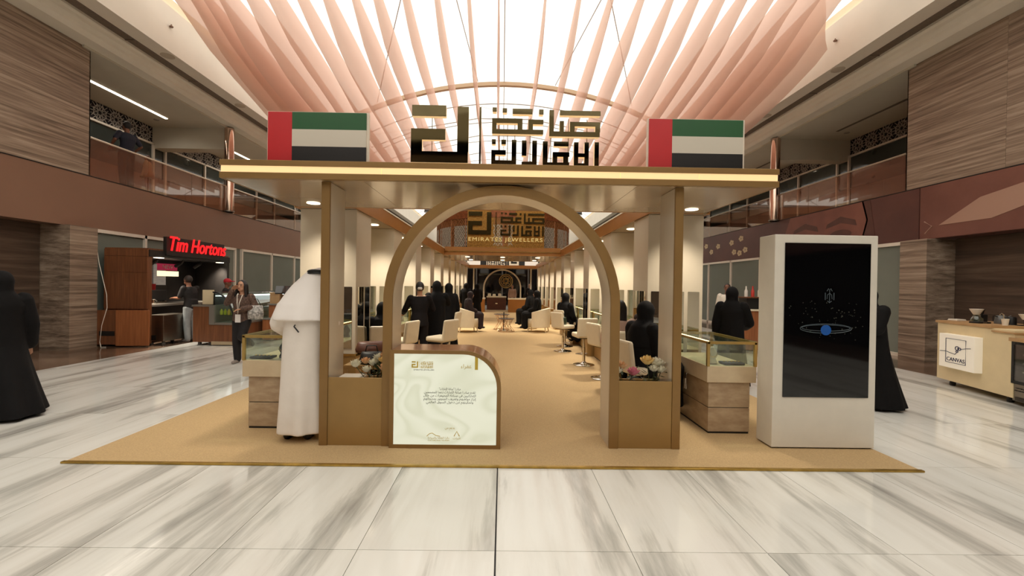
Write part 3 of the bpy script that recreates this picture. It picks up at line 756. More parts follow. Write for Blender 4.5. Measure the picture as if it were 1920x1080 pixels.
# ---- mirrored booth pillars and side canopies
YP = [5.55 + 1.9 * k for k in range(10)]
def pillar(sx, kx, y):
    nm = 'left' if sx < 0 else 'right'
    p = thing('booth_pillar', 'cream booth pillar with mirror insets, %s in the %s row behind the entrance gate' % (ORD[kx], nm), 'pillar', (sx * 2.26, y + .3, 0), 0, 'mirrored booth pillars')
    off = (sx * 2.26, y + .3, 0)
    xi, xo = sx * 1.895, sx * 2.62
    MB(off).box(xi, xo, y, y + .61, CZ, 2.50).build('body', CREAM, p, bevel=.004)
    MB(off).box(xi - sx * .012, xo, y - .014, y + .62, CZ, .63).build('plinth', GOLD, p, bevel=.004)
    MB(off).box(xi - sx * .016, xo, y - .018, y + .62, .60, .632).build('plinth_cap', BRASS, p)
    # mirrors on inner and front face with cream frames between
    for a, b in ((.06, .30), (.34, .55)):
        MB(off).box(xi - sx * .006, xi, y + a, y + b, .70, 1.50).build('mirror', MIRROR, p)
    for a, b in ((.05, .24), (.30, .48), (.53, .68)):
        MB(off).box(sx * (1.895 + a), sx * (1.895 + b), y - .006, y, .70, 1.50).build('mirror', MIRROR, p)
for sx in (-1, 1):
    for i, y in enumerate(YP):
        if 13.0 < y < 13.3: pass
        pillar(sx, i, y)
    nm = 'left' if sx < 0 else 'right'
    ca = thing('side_canopy', 'long ochre gold side canopy with downlights over the %s booths' % nm, 'canopy', (sx * 2.26, 14, 2.5)); off = (sx * 2.26, 14, 2.5)
    MB(off).box(sx * 1.88, sx * 2.64, 5.46, 23.8, 2.512, 2.66).build('roof', GOLD, ca)
    MB(off).box(sx * 1.862, sx * 1.885, 5.46, 23.8, 2.50, 2.70).build('inner_beam', BEAM, ca)
    MB(off).box(sx * 2.615, sx * 2.655, 5.46, 23.8, 2.50, 2.70).build('outer_beam', BEAM, ca)
    MB(off).box(sx * 1.85, sx * 1.89, 5.46, 23.8, 2.70, 2.72).build('beam_cap', CORNICE, ca)
    MB(off).box(sx * 1.885, sx * 2.615, 5.46, 23.8, 2.502, 2.512).build('soffit', SOFFIT, ca)
    for i in range(10):
        y = YP[i] + 1.42
        MB(off).lathe([(0, 0), (.055, 0), (.075, .004), (.075, .012)], (sx * 2.1, y, 2.492), 18).build('downlight', LAMP, ca)
        if i < 10: lamp(ca, (sx * 2.1 - sx * 2.26, y - 14, -.02), 10.5)
    # back panels of the bays
    for i in range(9):
        y = YP[i] + .62
        bp = thing('bay_back_panel', 'cream back panel with tall mirror, %s bay of the %s booths' % (ORD[i], nm), 'panel', (sx * 2.6, y + .65, 0), 0, 'bay back panels'); off = (sx * 2.6, y + .65, 0)
        MB(off).box(sx * 2.585, sx * 2.615, y, y + 1.27, 1.50, 2.5).build('upper_panel', CREAM, bp)
        MB(off).box(sx * 2.585, sx * 2.615, y, y + 1.27, CZ, .64).build('lower_panel', CREAM, bp)
        for q in range(3):
            MB(off).box(sx * 2.59, sx * 2.61, y + .03 + q * .42, y + .40 + q * .42, .64, 1.5).build('glass_panel', GLASS, bp)
            MB(off).box(sx * 2.585, sx * 2.615, y - .01 + q * .42, y + .03 + q * .42, .64, 1.5).build('stile', CREAM, bp)

# ---- display counters
def counter(label, sx, xa, xb, ya, yb, marble_base=True):
    c = thing('display_counter', label, 'counter', (sx * (xa + xb) / 2, ya, CZ), 0, 'glass-topped display counters'); off = (sx * (xa + xb) / 2, ya, CZ)
    B = TRAV if marble_base else GOLD
    for z0, z1 in ((CZ + .02, .285), (.292, .555)):
        MB(off).box(sx * (xa + .03), sx * (xb - .05), ya + .03, yb, z0, z1).build('stone_panel', B, c, bevel=.003)
    MB(off).box(sx * (xa + .035), sx * (xb - .055), ya + .035, yb, CZ, .56).build('core', BLACK, c)
    MB(off).box(sx * xa, sx * xb, ya, yb, .56, .73).build('top_slab', mat('pale_travertine_top', (214, 196, 164), .3, col2=(196, 174, 142), vscale=4, rand=3), c, bevel=.003)
    fr = mat('satin_gold_case_frame', (196, 164, 98), .3, .7)
    g = MB(off)
    for x in (xa + .01, xb - .01):
        for y in (ya + .01, yb - .01):
            MB(off).box(sx * (x - .014), sx * (x + .014), y - .014, y + .014, .73, .985).build('case_post', fr, c)
    for x in (xa + .01, xb - .01): MB(off).box(sx * (x - .014), sx * (x + .014), ya, yb, .965, .993).build('case_rail', fr, c)
    for y in (ya + .01, yb - .01): MB(off).box(sx * xa, sx * xb, y - .014, y + .014, .965, .993).build('case_rail', fr, c)
    MB(off).box(sx * xa, sx * xb, ya, yb, .993, 1.0).build('glass_top', GLASS, c)
    MB(off).box(sx * (xa + .026), sx * (xb - .026), ya + .006, ya + .012, .735, .965).build('glass_front', GLASS, c)
    MB(off).box(sx * (xa + .006), sx * (xa + .012), ya + .026, yb - .026, .735, .965).build('glass_side', GLASS, c)
    MB(off).box(sx * (xb - .012), sx * (xb - .006), ya + .026, yb - .026, .735, .965).build('glass_side', GLASS, c)
    MB(off).box(sx * (xa - .004), sx * (xa + .012), ya, yb, .993, .9985).build('case_light', mat('warm_case_light', (255, 230, 170), .4, emit=(255, 222, 150), es=3.), c)
    return c
counter('travertine display counter with glass case, left of the gate beside the man in white', -1, 2.17, 2.69, 4.46, 5.42)
counter('travertine display counter with glass case, right of the gate by the totem', 1, 2.17, 2.69, 4.46, 5.42)
for i in range(4):
    for sx in (-1, 1):
        y = YP[i] + .66
        counter('gold-based display counter in the %s bay of the %s booths' % (ORD[i], 'left' if sx < 0 else 'right'), sx, 2.0, 2.5, y, y + 1.18, False)
# jewellery stands in the two front cases and trays
vel = mat('black_velvet', (22, 20, 24), .9); crm = mat('cream_suede', (222, 208, 186), .8)
def neck_bust(label, x, y, z, m):
    b = thing('necklace_stand', label, 'display stand', (x, y, z))
    MB().loft([(0, 0, 0, .05, .04), (0, 0, .02, .05, .04), (0, .0, .05, .035, .02), (0, 0, .09, .06, .025), (0, 0, .13, .045, .022), (0, 0, .16, .02, .018), (0, 0, .18, .018, .016)], 16).build('bust', m, b, smooth='all')
    MB().tube([(.04 * math.cos(a), -.028 - .006 * math.sin(a), .12 - .05 * max(0, -math.sin(a)) + .0 * a) for a in [PI + PI * q / 10 for q in range(11)]], .003, 5).build('necklace', BRASS, b)
neck_bust('small white necklace bust in the right front display case', 2.3, 4.62, .735, crm)
neck_bust('small black necklace bust in the left front display case', -2.34, 4.62, .735, vel)
def tray(label, x, y, z, m):
    t = thing('jewellery_tray', label, 'tray', (x, y, z))
    MB().box(-.11, .11, -.07, .07, 0, .02).build('pad', m, t, bevel=.005)
    for q in range(5): MB().lathe([(.008, 0), (.012, .006), (.008, .012)], (-.08 + q * .04, 0, .02), 10).build('ring', BRASS, t)
tray('dark jewellery tray with rings in the right front display case', 2.5, 4.6, .735, mat('grey_suede', (70, 66, 72), .9))
tray('flat black jewellery tray in the left front display case', -2.55, 4.6, .735, vel)
hb = thing('handbag', 'small black handbag standing on the left front display counter', 'bag', (-2.3, 4.62, 1.0))
MB().box(-.11, .11, -.05, .05, 0, .09).build('bag_body', BLACK, hb, bevel=.02)
MB().tube([(-.06, 0, .09), (-.04, 0, .14), (.04, 0, .14), (.06, 0, .09)], .006, 6).build('bag_handle', BLACK, hb)
kc = thing('key_bunch', 'keys on a white lanyard hanging from the right front display counter', 'keys', (2.155, 4.95, .5))
MB().tube([(0.03, 0, .09), (0.0, .01, .02), (0, .02, -.12), (0, -.02, -.12), (0, -.005, .02)], .004, 5).build('lanyard', FRAME, kc)
for q in range(3): MB().box(-.004, .002, -.012 + q * .008, -.006 + q * .008, .0, .05).build('key', STEEL, kc)

# ---- middle crossing with the round lattice drum and the inner sign
cc = thing('cross_canopy', 'ochre gold canopy beam crossing the aisle under the round lattice drum', 'canopy', (0, 15.3, 2.5)); off = (0, 15.3, 2.5)
MB(off).box(-1.86, 1.86, 13.7, 17.0, 2.52, 2.7).build('roof', GOLD, cc)
MB(off).box(-1.86, 1.86, 13.66, 13.7, 2.50, 2.60).build('front_beam_lower', BEAM, cc)
MB(off).box(-1.86, 1.86, 13.63, 13.68, 2.60, 2.625).build('trim_line', BRASS, cc)
MB(off).box(-1.86, 1.86, 13.66, 13.7, 2.625, 2.76).build('front_beam_upper', BEAM, cc)
MB(off).box(-1.86, 1.86, 13.7, 17.0, 2.505, 2.52).build('soffit', SOFFIT, cc)
for x in (-1.2, 0, 1.2):
    for y in (14.6, 16.2): MB(off).lathe([(0, 0), (.06, 0), (.08, .004), (.08, .012)], (x, y, 2.495), 16).build('downlight', LAMP, cc); lamp(cc, (x, y - 15.3, -.012), 8)
dr = thing('lattice_drum', 'round gold and grey lattice drum standing on the crossing canopy', 'drum', (0, 16.1, 2.76)); off = (0, 16.1, 2.76)
RD = 2.45; n = 48
MB(off).lathe([(RD - .03, 0), (RD, 0), (RD, .06), (RD - .03, .06)], (0, 16.1, 2.72), 64).build('lower_rim', GOLD, dr, smooth=True)
MB(off).lathe([(RD - .02, 0), (RD + .03, 0), (RD + .03, .24), (RD - .02, .24)], (0, 16.1, 3.72), 64).build('upper_band', mat('copper_band', (176, 104, 62), .4, .4, var=.3, vscale=12), dr, smooth=True)
lat = MB(off); lat2 = MB(off)
def PD(a, z, r=RD): return (r * math.sin(a), 16.1 - r * math.cos(a), z)
for q in range(n):
    a = -PI / 2 + PI * q / n; a2 = a + PI / n
    for w in range(4):
        z0 = 2.80 + w * .23; z1 = z0 + .23; am = (a + a2) / 2; zm = (z0 + z1) / 2
        L_ = lat2 if q % 6 == 0 or w == 3 else lat
        L_.bar(PD(a, z0), PD(a2, z1), .03); L_.bar(PD(a2, z0), PD(a, z1), .03)
        L_.bar(PD(am, z0), PD(a2, zm), .018); L_.bar(PD(a2, zm), PD(am, z1), .018); L_.bar(PD(am, z1), PD(a, zm), .018); L_.bar(PD(a, zm), PD(am, z0), .018)
tag(lat.build('lattice_screen', mat('silver_lattice', (186, 176, 160), .5, .1), dr), kind='stuff'); tag(lat2.build('lattice_screen', mat('bronze_lattice', (160, 106, 64), .45, .2), dr), kind='stuff')
for q in range(0, n + 1, 4): MB(off).bar(PD(-PI / 2 + PI * q / n, 2.78), PD(-PI / 2 + PI * q / n, 3.74), .035).build('lattice_post', mat('bronze_lattice'), dr)
MB(off).lathe([(RD - .12, 0), (RD - .10, 0), (RD - .10, .95), (RD - .12, .95)], (0, 16.1, 2.78), 64).build('inner_skin', mat('grey_mirror_skin', (150, 146, 140), .2, .6, var=.3, vscale=6), dr, smooth=True)
ps = thing('gilded_sign', 'gilded panel sign with square script and the words EMIRATES JEWELLERS over the aisle', 'sign', (.08, 13.655, 2.76)); 
MB().box(-1.22, 1.24, .0, .04, 0, 1.30).build('gilded_panel', GOLDPANEL, ps)
kufic(ps, .0 + .02, .36, -.06, .00158, mat('olive_bronze_letter', (92, 80, 48), .12, .9), .06, mat('bright_gold_return', (236, 200, 120), .2, .8))
text('sign_text', 'EMIRATES JEWELLERS', .17, mat('pale_gold_letter', (246, 220, 150), .2, .6, emit=(250, 220, 140), es=.25), ps, (0.0, -.03, .24), ext=.02, width=2.36, spacing=1.2)
MB().prism_xz([(-1.2, 1.30), (-.8, 1.40), (0, 1.46), (.8, 1.40), (1.22, 1.30)], .0, .05).build('crown_rail', BEAM, ps)
r2 = random.Random(5)
m = MB()
for q in range(60):
    x, z = -1.15 + 2.3 * (q % 30) / 29, .04 + .09 * (q // 30)
    m.bar((x - .04, -.012, z), (x, -.012, z + .05), .012); m.bar((x, -.012, z + .05), (x + .04, -.012, z), .012)
tag(m.build('arabesque_border', GOLDPANEL, ps), kind='stuff')

# ---- far end: reversed sign, emblem, counters
fs = thing('reversed_kufic_sign', 'pale square-script sign seen from behind above the far gate', 'sign', (0, 25.2, 2.67))
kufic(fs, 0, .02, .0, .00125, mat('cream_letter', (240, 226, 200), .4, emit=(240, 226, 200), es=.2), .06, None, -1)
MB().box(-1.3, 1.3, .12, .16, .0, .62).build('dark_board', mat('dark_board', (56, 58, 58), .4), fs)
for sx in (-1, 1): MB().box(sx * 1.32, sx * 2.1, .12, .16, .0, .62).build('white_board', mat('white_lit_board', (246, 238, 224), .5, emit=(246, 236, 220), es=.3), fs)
em = thing('hanging_emblem', 'round dark emblem with gold knot pattern hanging under the far arch', 'emblem', (0.22, 25.9, 1.35)); em.rotation_euler = (0, 0, 0)
def ring_xz(r0, r1, y0, y1, n=32): return MB().band([(r0 * math.cos(2 * PI * k / n), .45 + r0 * math.sin(2 * PI * k / n)) for k in range(n)], [(r1 * math.cos(2 * PI * k / n), .45 + r1 * math.sin(2 * PI * k / n)) for k in range(n)], y0, y1, True)
MB().prism_xz([(.44 * math.cos(2 * PI * k / 32), .45 + .44 * math.sin(2 * PI * k / 32)) for k in range(32)], .02, .05).build('disc', BLACK, em)
for a, b in ((.38, .42), (.29, .32)): ring_xz(a, b, 0, .02).build('gold_ring', BRASS, em)
kn = MB()
for q in range(8):
    a = PI / 4 * q; b = a + PI * .75
    kn.bar((.24 * math.cos(a), .01, .45 + .24 * math.sin(a)), (.24 * math.cos(b), .01, .45 + .24 * math.sin(b)), .03)
kn.build('gold_knot', BRASS, em)
MB().tube([(0, .03, .88), (0, .03, 1.14)], .01).build('hanger', STEEL, em)
def fcounter(label, x0, x1, y0, y1, h, m1, m2):
    c = thing('far_counter', label, 'counter', ((x0 + x1) / 2, y0, CZ)); off = ((x0 + x1) / 2, y0, CZ)
    MB(off).box(x0, x1, y0, y1, CZ, h - .08).build('body', m1, c, bevel=.005); MB(off).box(x0 - .02, x1 + .02, y0 - .02, y1, h - .08, h).build('top', m2, c, bevel=.005)
    return c
BR = mat('brown_leather_front', (112, 66, 50), .4, var=.2)
fc = fcounter('brown-fronted reception counter under the far arch', -.95, .25, 26.7, 27.3, .85, BR, LEATHER)
MB().box(-.06, .06, -.012, 0, .36, .42).build('front_badge', CHROME, fc)
fcounter('gold counter right of the brown counter at the far gate', .35, 1.9, 24.2, 24.8, .82, BEAM, LEATHER)
fcounter('gold counter left of the far arch', -2.0, -.98, 24.2, 24.8, .82, BEAM, LEATHER)
for i, (x, z) in enumerate(((-.8, .15), (-.5, .12), (-.15, .15))):
    b = thing('display_box', 'small white display box on the brown far counter, %s' % ('left', 'middle', 'right')[i], 'box', (x, 26.9, .85)); MB().box(-.1, .1, -.08, .08, 0, z).build('box_body', LEATHER, b, bevel=.01); MB().box(-.08, .08, -.06, .06, z, z + .03).build('cushion', crm, b, bevel=.01)
for sx in (-1, 1):
    b = tag(MB((sx * 2.3, 26, 0)).box(sx * 2.2, sx * 2.5, 25.9, 26.2, 0, 2.9).build('timber_post', WOOD, None, (sx * 2.3, 26, 0), bevel=.01), 'dark timber post %s of the far gate' % ('left' if sx < 0 else 'right'), 'post')

# ================================================================== FURNITURE
def stool(label, x, y, rz, seat=.60):
    t = thing('bar_stool', label, 'stool', (x, y, CZ), rz, 'white swivel bar stools')
    MB().lathe([(.205, 0), (.21, .008), (.19, .018), (.10, .03), (.05, .045), (.03, .07)], n=28).build('base', CHROME, t, smooth=True)
    MB().lathe([(.028, .05), (.028, .34), (.018, .345), (.018, seat - .07)], n=16).build('pole', CHROME, t, smooth=True)
    MB().tube([(.0, -.02, .2), (.13, .10, .2), (0, .19, .2), (-.13, .10, .2), (0, -.02, .2)], .009, 8).build('footrest', CHROME, t, smooth=True)
    MB().tube([(.03, 0, seat - .09), (.17, .05, seat - .10)], .007, 6).build('lever', CHROME, t)
    MB().box(-.12, .12, -.12, .12, seat - .075, seat - .06).build('seat_plate', BLACK, t)
    MB().box(-.20, .20, -.18, .20, seat - .06, seat + .03).build('seat', LEATHER, t, bevel=.03)
    b = MB()
    b.add([(-.20, -.20, seat - .05), (.20, -.20, seat - .05), (.20, -.13, seat - .05), (-.20, -.13, seat - .05), (-.20, -.245, seat + .33), (.20, -.245, seat + .33), (.20, -.185, seat + .33), (-.20, -.185, seat + .33)],
          [(3, 2, 1, 0), (4, 5, 6, 7), (0, 1, 5, 4), (1, 2, 6, 5), (2, 3, 7, 6), (3, 0, 4, 7)]).build('backrest', LEATHER, t, bevel=.028)
    return t
stool('white bar stool with chrome foot, nearest the aisle at right of the carpet', 1.62, 8.35, R(8))
stool('white bar stool holding the dark green handbag', 1.45, 10.05, R(-55))
stool('white bar stool half hidden behind the right arch leg', 1.72, 7.15, R(-70))
stool('white bar stool under the long-haired woman in the right booth', 1.68, 6.05, R(-10))
stool('white bar stool under the seated veiled woman on the right', 1.62, 10.9, R(-60))
stool('white bar stool beside the arch leg, left of the woman in the black suit', -1.66, 7.1, R(70))
stool('white bar stool just right of the woman in the black suit', -1.05, 7.5, R(60))
stool('white bar stool behind the women standing at left', -1.18, 9.6, R(80))
stool('white bar stool under the woman in the first left bay', -1.75, 6.3, R(20))
stool('white bar stool under the veiled woman at right front', 1.60, 4.97, R(-75))

def armchair(label, x, y, rz):
    t = thing('tub_armchair', label, 'armchair', (x, y, CZ), rz, 'cream tub armchairs')
    n = 20; outer = []; inner = []
    for k in range(n + 1):
        a = PI * (-.12) + PI * 1.24 * k / n
        outer.append((.42 * math.cos(a), -.40 * math.sin(a))); inner.append((.33 * math.cos(a), -.31 * math.sin(a)))
    def ht(k): return .66 + .14 * math.sin(PI * k / n)
    vs = []; N = n + 1
    for p in (outer, inner): vs += [(x_, y_, .16) for x_, y_ in p]
    for p in (outer, inner): vs += [(x_ * 1.03, y_ * 1.03, ht(k)) for k, (x_, y_) in enumerate(p)]
    f = []
    for i in range(n):
        f += [(i, i + 1, 2 * N + i + 1, 2 * N + i), (N + i + 1, N + i, 3 * N + i, 3 * N + i + 1), (2 * N + i, 2 * N + i + 1, 3 * N + i + 1, 3 * N + i), (i + 1, i, N + i, N + i + 1)]
    f += [(0, 2 * N, 3 * N, N), (n, N + n, 3 * N + n, 2 * N + n)]
    MB().add(vs, f).build('shell', LEATHER, t, smooth=True, bevel=.012)
    MB().loft([(0, .02, .16, .36, .34), (0, .02, .38, .36, .34), (0, .03, .44, .34, .32)], 28).build('seat_cushion', LEATHER, t, smooth='all')
    for sx in (-1, 1):
        for sy in (-.28, .26): MB().tube([(sx * .26, sy, .17), (sx * .30, sy * 1.1, 0)], [.022, .014], 8).build('leg', mat('pale_wood_leg', (214, 190, 150), .5), t)
armchair('cream tub armchair left of the wire tables', -1.12, 14.0, R(-75))
armchair('cream tub armchair right of the wire tables', 1.22, 14.3, R(75))
def wire_table(label, x, y, h):
    t = thing('wire_table', label, 'table', (x, y, CZ), 0, 'gold wire side tables')
    gw = mat('rose_gold_wire', (200, 152, 110), .25, .9)
    MB().lathe([(.26, 0), (.27, .005), (.27, .014), (.26, .018)], (0, 0, h), 28).build('table_top', mat('dark_glass_top', (70, 60, 54), .1), t, smooth=True)
    for z, r in ((.008, .27), (h - .008, .22)): MB().tube([(r * math.cos(2 * PI * k / 24), r * math.sin(2 * PI * k / 24), z) for k in range(25)], .009, 6).build('hoop', gw, t)
    for k in range(8):
        a = 2 * PI * k / 8
        MB().tube([(.27 * math.cos(a), .27 * math.sin(a), .008), (.12 * math.cos(a + .5), .12 * math.sin(a + .5), h * .5), (.22 * math.cos(a + 1), .22 * math.sin(a + 1), h - .008)], .007, 5).build('wire_leg', gw, t)
wire_table('larger gold wire table between the tub armchairs', .0, 14.8, .52)
wire_table('smaller gold wire table in front, between the tub armchairs', .16, 14.2, .42)
MB_ = thing('steel_post', 'slim chrome post between the wire tables', 'post', (.07, 14.55, CZ))
MB().lathe([(.15, 0), (.15, .015), (.02, .03)], n=20).build('base', CHROME, MB_, smooth=True); MB().lathe([(.018, .02), (.018, .62)], n=12).build('pole', BLACK, MB_)

# handbags
def bag(label, loc, w, d, h, m, rz=0, handle=True):
    b = thing('handbag', label, 'bag', loc, rz)
    MB().loft([(0, 0, 0, w / 2, d / 2), (0, 0, h * .3, w * .53, d * .53), (0, 0, h * .85, w * .46, d * .36), (0, 0, h, w * .42, d * .2)], 20).build('bag_body', m, b, smooth='all')
    if handle: MB().tube([(-w * .28, 0, h * .95), (-w * .2, 0, h * 1.5), (w * .2, 0, h * 1.5), (w * .28, 0, h * .95)], .008, 6).build('bag_handle', m, b)
bag('dark green handbag on the white bar stool', (1.42, 10.05, .65), .24, .13, .17, mat('green_leather', (42, 58, 42), .35, var=.2), .3)
bag('black handbag on the floor beside the left tub armchair', (-1.62, 13.6, CZ), .34, .2, .3, BLACK, .2)
bag('brown leather bag lying behind the left planter roses', (-1.62, 5.3, .70), .34, .2, .13, mat('brown_leather', (110, 66, 50), .4, var=.3), .4, False)
bag('black rounded handbag behind the left planter', (-1.5, 4.95, .62), .26, .18, .14, BLACK, .1)
st = thing('bag_table', 'low gold table behind the left planter carrying two bags', 'table', (-1.58, 5.1, CZ))
MB().box(-.22, .24, -.28, .34, .56, .606).build('table_top', GOLD, st, bevel=.004)
for x in (-.2, .22):
    for y in (-.26, .32): MB().box(x - .015, x + .015, y - .015, y + .015, 0, .56).build('leg', GOLD, st)
bpy.data.objects['bag_table'].location = (-1.56, 5.12, CZ)

# roses in the planters
def rose(parent, c, r, m, rnd):
    r = r * 1.25; c = (c[0] * 1.05, c[1], c[2] + .075)
    ms = MB()
    for lay, (nn, rr, hh) in enumerate(((5, 1., .75), (5, .78, .95), (4, .52, 1.1), (3, .28, 1.15))):
        for k in range(nn):
            a = 2 * PI * (k + .5 * (lay % 2)) / nn + rnd.uniform(-.2, .2); P = []
            for i in range(4):
                f = i / 3; row = []
                for j in range(5):
                    g = (j - 2) / 2; w = .75 * math.sin(PI * (.18 + .7 * f)); aa = a + g * w
                    rad = r * rr * (.35 + .65 * math.sin(f * PI * .55)) + (r * .12 if i == 3 and lay < 2 else 0)
                    row.append((c[0] + rad * math.cos(aa), c[1] + rad * math.sin(aa), c[2] - r * .5 + r * hh * 1.3 * f * (1 - .14 * g * g)))
                P.append(row)
            ms.grid(P)
    ms.ell((c[0], c[1], c[2]), (r * .35, r * .35, r * .55), 10, 6)
    ms.build('rose_head', m, parent, smooth='all')
def bouquet(name, label, loc, spec, vase):
    b = thing(name, label, 'flowers', loc); rnd = random.Random(len(label))
    if vase: 
        MB().lathe([(.055, 0), (.075, .01), (.085, .07), (.08, .10), (.075, .10), (.078, .07), (.07, .02)], n=20).build('glass_bowl', GLASS, b, smooth=True)
    lf = MB()
    for q in range(22):
        a = rnd.uniform(0, 2 * PI); r0 = rnd.uniform(.02, .10); p = Vector((r0 * math.cos(a) * 1.2, r0 * math.sin(a) * .7, rnd.uniform(.05, .17))); d = Vector((math.cos(a), math.sin(a) * .7, rnd.uniform(-.1, .7))).normalized(); s = d.cross(Vector((0, 0, 1))).normalized() * .016
        q2 = p + d * .035; q3 = p + d * .075
        MB().add([tuple(p), tuple(q2 + s), tuple(q3), tuple(q2 - s), tuple(q2 + Vector((0, 0, -.006)))], [(0, 1, 4), (1, 2, 4), (2, 3, 4), (3, 0, 4)]).build('leaf', GREEN, b)
    for x, y, z, r, m in spec:
        MB().tube([(x * .4, y * .4, .02), (x * 1.05, y, z + .06)], .004, 5).build('stem', GREEN, b)
        rose(b, (x, y, z), r, m, rnd)
PEACH = mat('peach_petal', (240, 190, 140), .6, var=.12, vscale=20); YEL = mat('yellow_petal', (240, 204, 128), .6, var=.12, vscale=20); WHT = mat('ivory_petal', (236, 230, 206), .6, var=.1, vscale=20); PNK = mat('pink_petal', (226, 130, 150), .6, var=.15, vscale=20)
bouquet('rose_arrangement', 'peach and white roses with leaves in the left planter', (-1.24, 4.22, .56),
        [(-.17, -.05, .125, .042, WHT), (-.10, .03, .14, .036, PEACH), (-.06, -.07, .075, .036, WHT), (.05, -.05, .10, .04, GREEN), (.10, -.06, .10, .05, PEACH), (.02, .05, .17, .045, WHT), (.09, .04, .19, .045, PEACH), (.07, -.03, .165, .03, YEL), (-.02, 0, .13, .04, WHT)], False)
bouquet('rose_arrangement', 'peach and pink roses at the arch side of the right planter', (1.22, 4.2, .56), [(-.04, 0, .13, .05, PEACH), (.07, -.05, .085, .045, PNK), (-.07, -.05, .10, .036, WHT)], False)
bouquet('rose_arrangement', 'yellow and ivory roses in a glass bowl in the right planter', (1.49, 4.2, .56), [(-.05, -.02, .19, .05, YEL), (.04, 0, .17, .05, WHT), (.0, -.06, .12, .036, WHT), (.08, .03, .15, .045, WHT), (.07, -.05, .11, .036, WHT)], True)
bk = thing('leaflet_box', 'white box of leaflets lying in the left planter', 'box', (-1.47, 4.2, .56))
MB().box(-.10, .13, -.09, .09, 0, .075).build('box_body', LEATHER, bk, bevel=.004)
MB().box(-.09, .12, -.08, .08, .075, .085).build('leaflet_stack', FRAME, bk)

# ================================================================== COFFEE KIOSK, left wall
kd = thing('coffee_kiosk', 'walnut and black coffee kiosk against the left wall under a red script sign', 'kiosk', (-8.8, 10.1, 0)); off = (-8.9, 10.1, 0)
DK = mat('charcoal_panel', (36, 32, 30), .45, var=.2)
for i in range(4):
    xa = -9.40 + i * .25
    for z0, z1 in ((.0, .86), (.865, 1.72), (1.725, 2.10), (2.105, 2.27)):
        if z0 < .8: continue
        MB(off).box(xa + .001, xa + .249, 10.06, 10.1, z0, z1).build('end_plank', WOOD, kd)
MB(off).box(-9.42, -8.40, 10.1, 10.2, 0.05, 2.26).build('end_wall', WOOD, kd)
MB(off).box(-9.42, -9.36, 10.2, 13.05, 0.05, 2.26).build('back_wall', DK, kd)
MB(off).box(-9.42, -8.40, 12.95, 13.05, 0.05, 2.26).build('far_wall', DK, kd)
MB(off).box(-9.42, -8.38, 10.1, 13.05, 2.10, 2.26).build('header', DK, kd)
MB(off).box(-9.42, -8.42, 10.1, 13.05, 2.26, 2.30).build('roof', WOOD, kd)
MB(off).box(-9.36, -8.62, 10.2, 12.95, .90, .95).build('worktop', mat('grey_worktop', (120, 114, 106), .3), kd)
MB(off).box(-9.36, -8.9, 10.2, 12.95, 0.05, .90).build('base_unit', BLACK, kd)
# small lower cabinet with its door swung open
MB(off).box(-9.4, -8.95, 9.9, 10.06, .05, .84).build('lower_cabinet', WOOD, kd)
MB(off).box(-9.35, -9.0, 9.895, 9.905, .25, .36).build('cable_hole', BLACK, kd)
dd = MB(); dd.box(0, .68, 0, .03, 0, .82)
o = dd.build('cabinet_door', WOOD_O, kd); o.location = (-8.93 + 8.9, 9.85 - 10.1, .03); o.rotation_euler = (0, 0, R(8))
sb = MB(off).box(-8.42, -8.34, 10.55, 12.72, 2.16, 2.62).build('sign_board', DK, kd)
text('sign_letters', 'Tim Hortons', .52, RED, sb, (-8.30 + 8.9, 11.62 - 10.1, 2.44), (PI / 2, 0, PI / 2), .012, .28, 2.12, .003)
for y, lb_, c in ((10.5, 'menu_board', (176, 170, 160)), (10.95, 'menu_board', (168, 160, 150)), (11.4, 'menu_board', (160, 150, 138))):
    MB(off).box(-9.35, -9.33, y, y + .40, 1.42, 1.98).build('menu_board', mat('menu_print_%d' % c[0], c, .4, emit=c, es=.28, col2=tuple(v * .6 for v in c), vscale=14, stretch=(1, .3, 6)), kd)
MB(off).box(-9.35, -9.32, 11.5, 12.2, 1.82, 2.0).build('new_banner', mat('magenta_banner', (150, 40, 66), .4, emit=(170, 40, 70), es=.35), kd)
text('new_text', 'NEW', .16, FRAME, kd, (-9.315 + 8.9, 11.85 - 10.1, 1.91), (PI / 2, 0, PI / 2), .003)
MB(off).box(-9.35, -9.32, 11.5, 12.25, 1.66, 1.80).build('lit_menu', mat('lit_menu', (240, 226, 180), .4, emit=(245, 230, 190), es=.9), kd)
for y in (10.5, 12.75):
    MB(off).box(-8.55, -8.42, y - .08, y + .08, 2.085, 2.10).build('downlight', LAMP, kd); lamp(kd, (-8.55 + 8.9, y - 10.1, 2.06), 16, .2)
for y in (10.75, 11.6, 12.3): MB(off).tube([(-8.7, y, 2.09), (-8.75, y, 2.02), (-8.95, y + .05, 1.93)], [.02, .035, .045], 10).build('spot_lamp', BLACK, kd)
for i, (y, c) in enumerate(((11.05, (190, 40, 44)), (11.2, (230, 220, 210)), (11.35, (190, 40, 44)))):
    t_ = tag(MB((-9.2, y, .0)).lathe([(.045, 0), (.055, .15), (.057, .16)], (-9.2, y, 1.29), 14).build('cup_stack', mat('cup_%d' % c[1], c, .4), None, (-9.2, y, 0), smooth=True), 'paper cup stack on the kiosk machine, %s' % ('nearest', 'middle', 'farthest')[i], 'cups')
cm = thing('coffee_machine', 'steel and black coffee machine on the kiosk worktop', 'machine', (-9.15, 11.2, .95))
MB().box(-.2, .2, -.3, .3, .06, .34).build('body', BLACK, cm, bevel=.02)
for y in (-.25, .25): MB().box(.12, .2, y - .03, y + .03, 0, .06).build('foot', STEEL, cm)
MB().box(-.2, .2, -.3, .3, 0.0, .03).build('drip_tray', STEEL, cm)
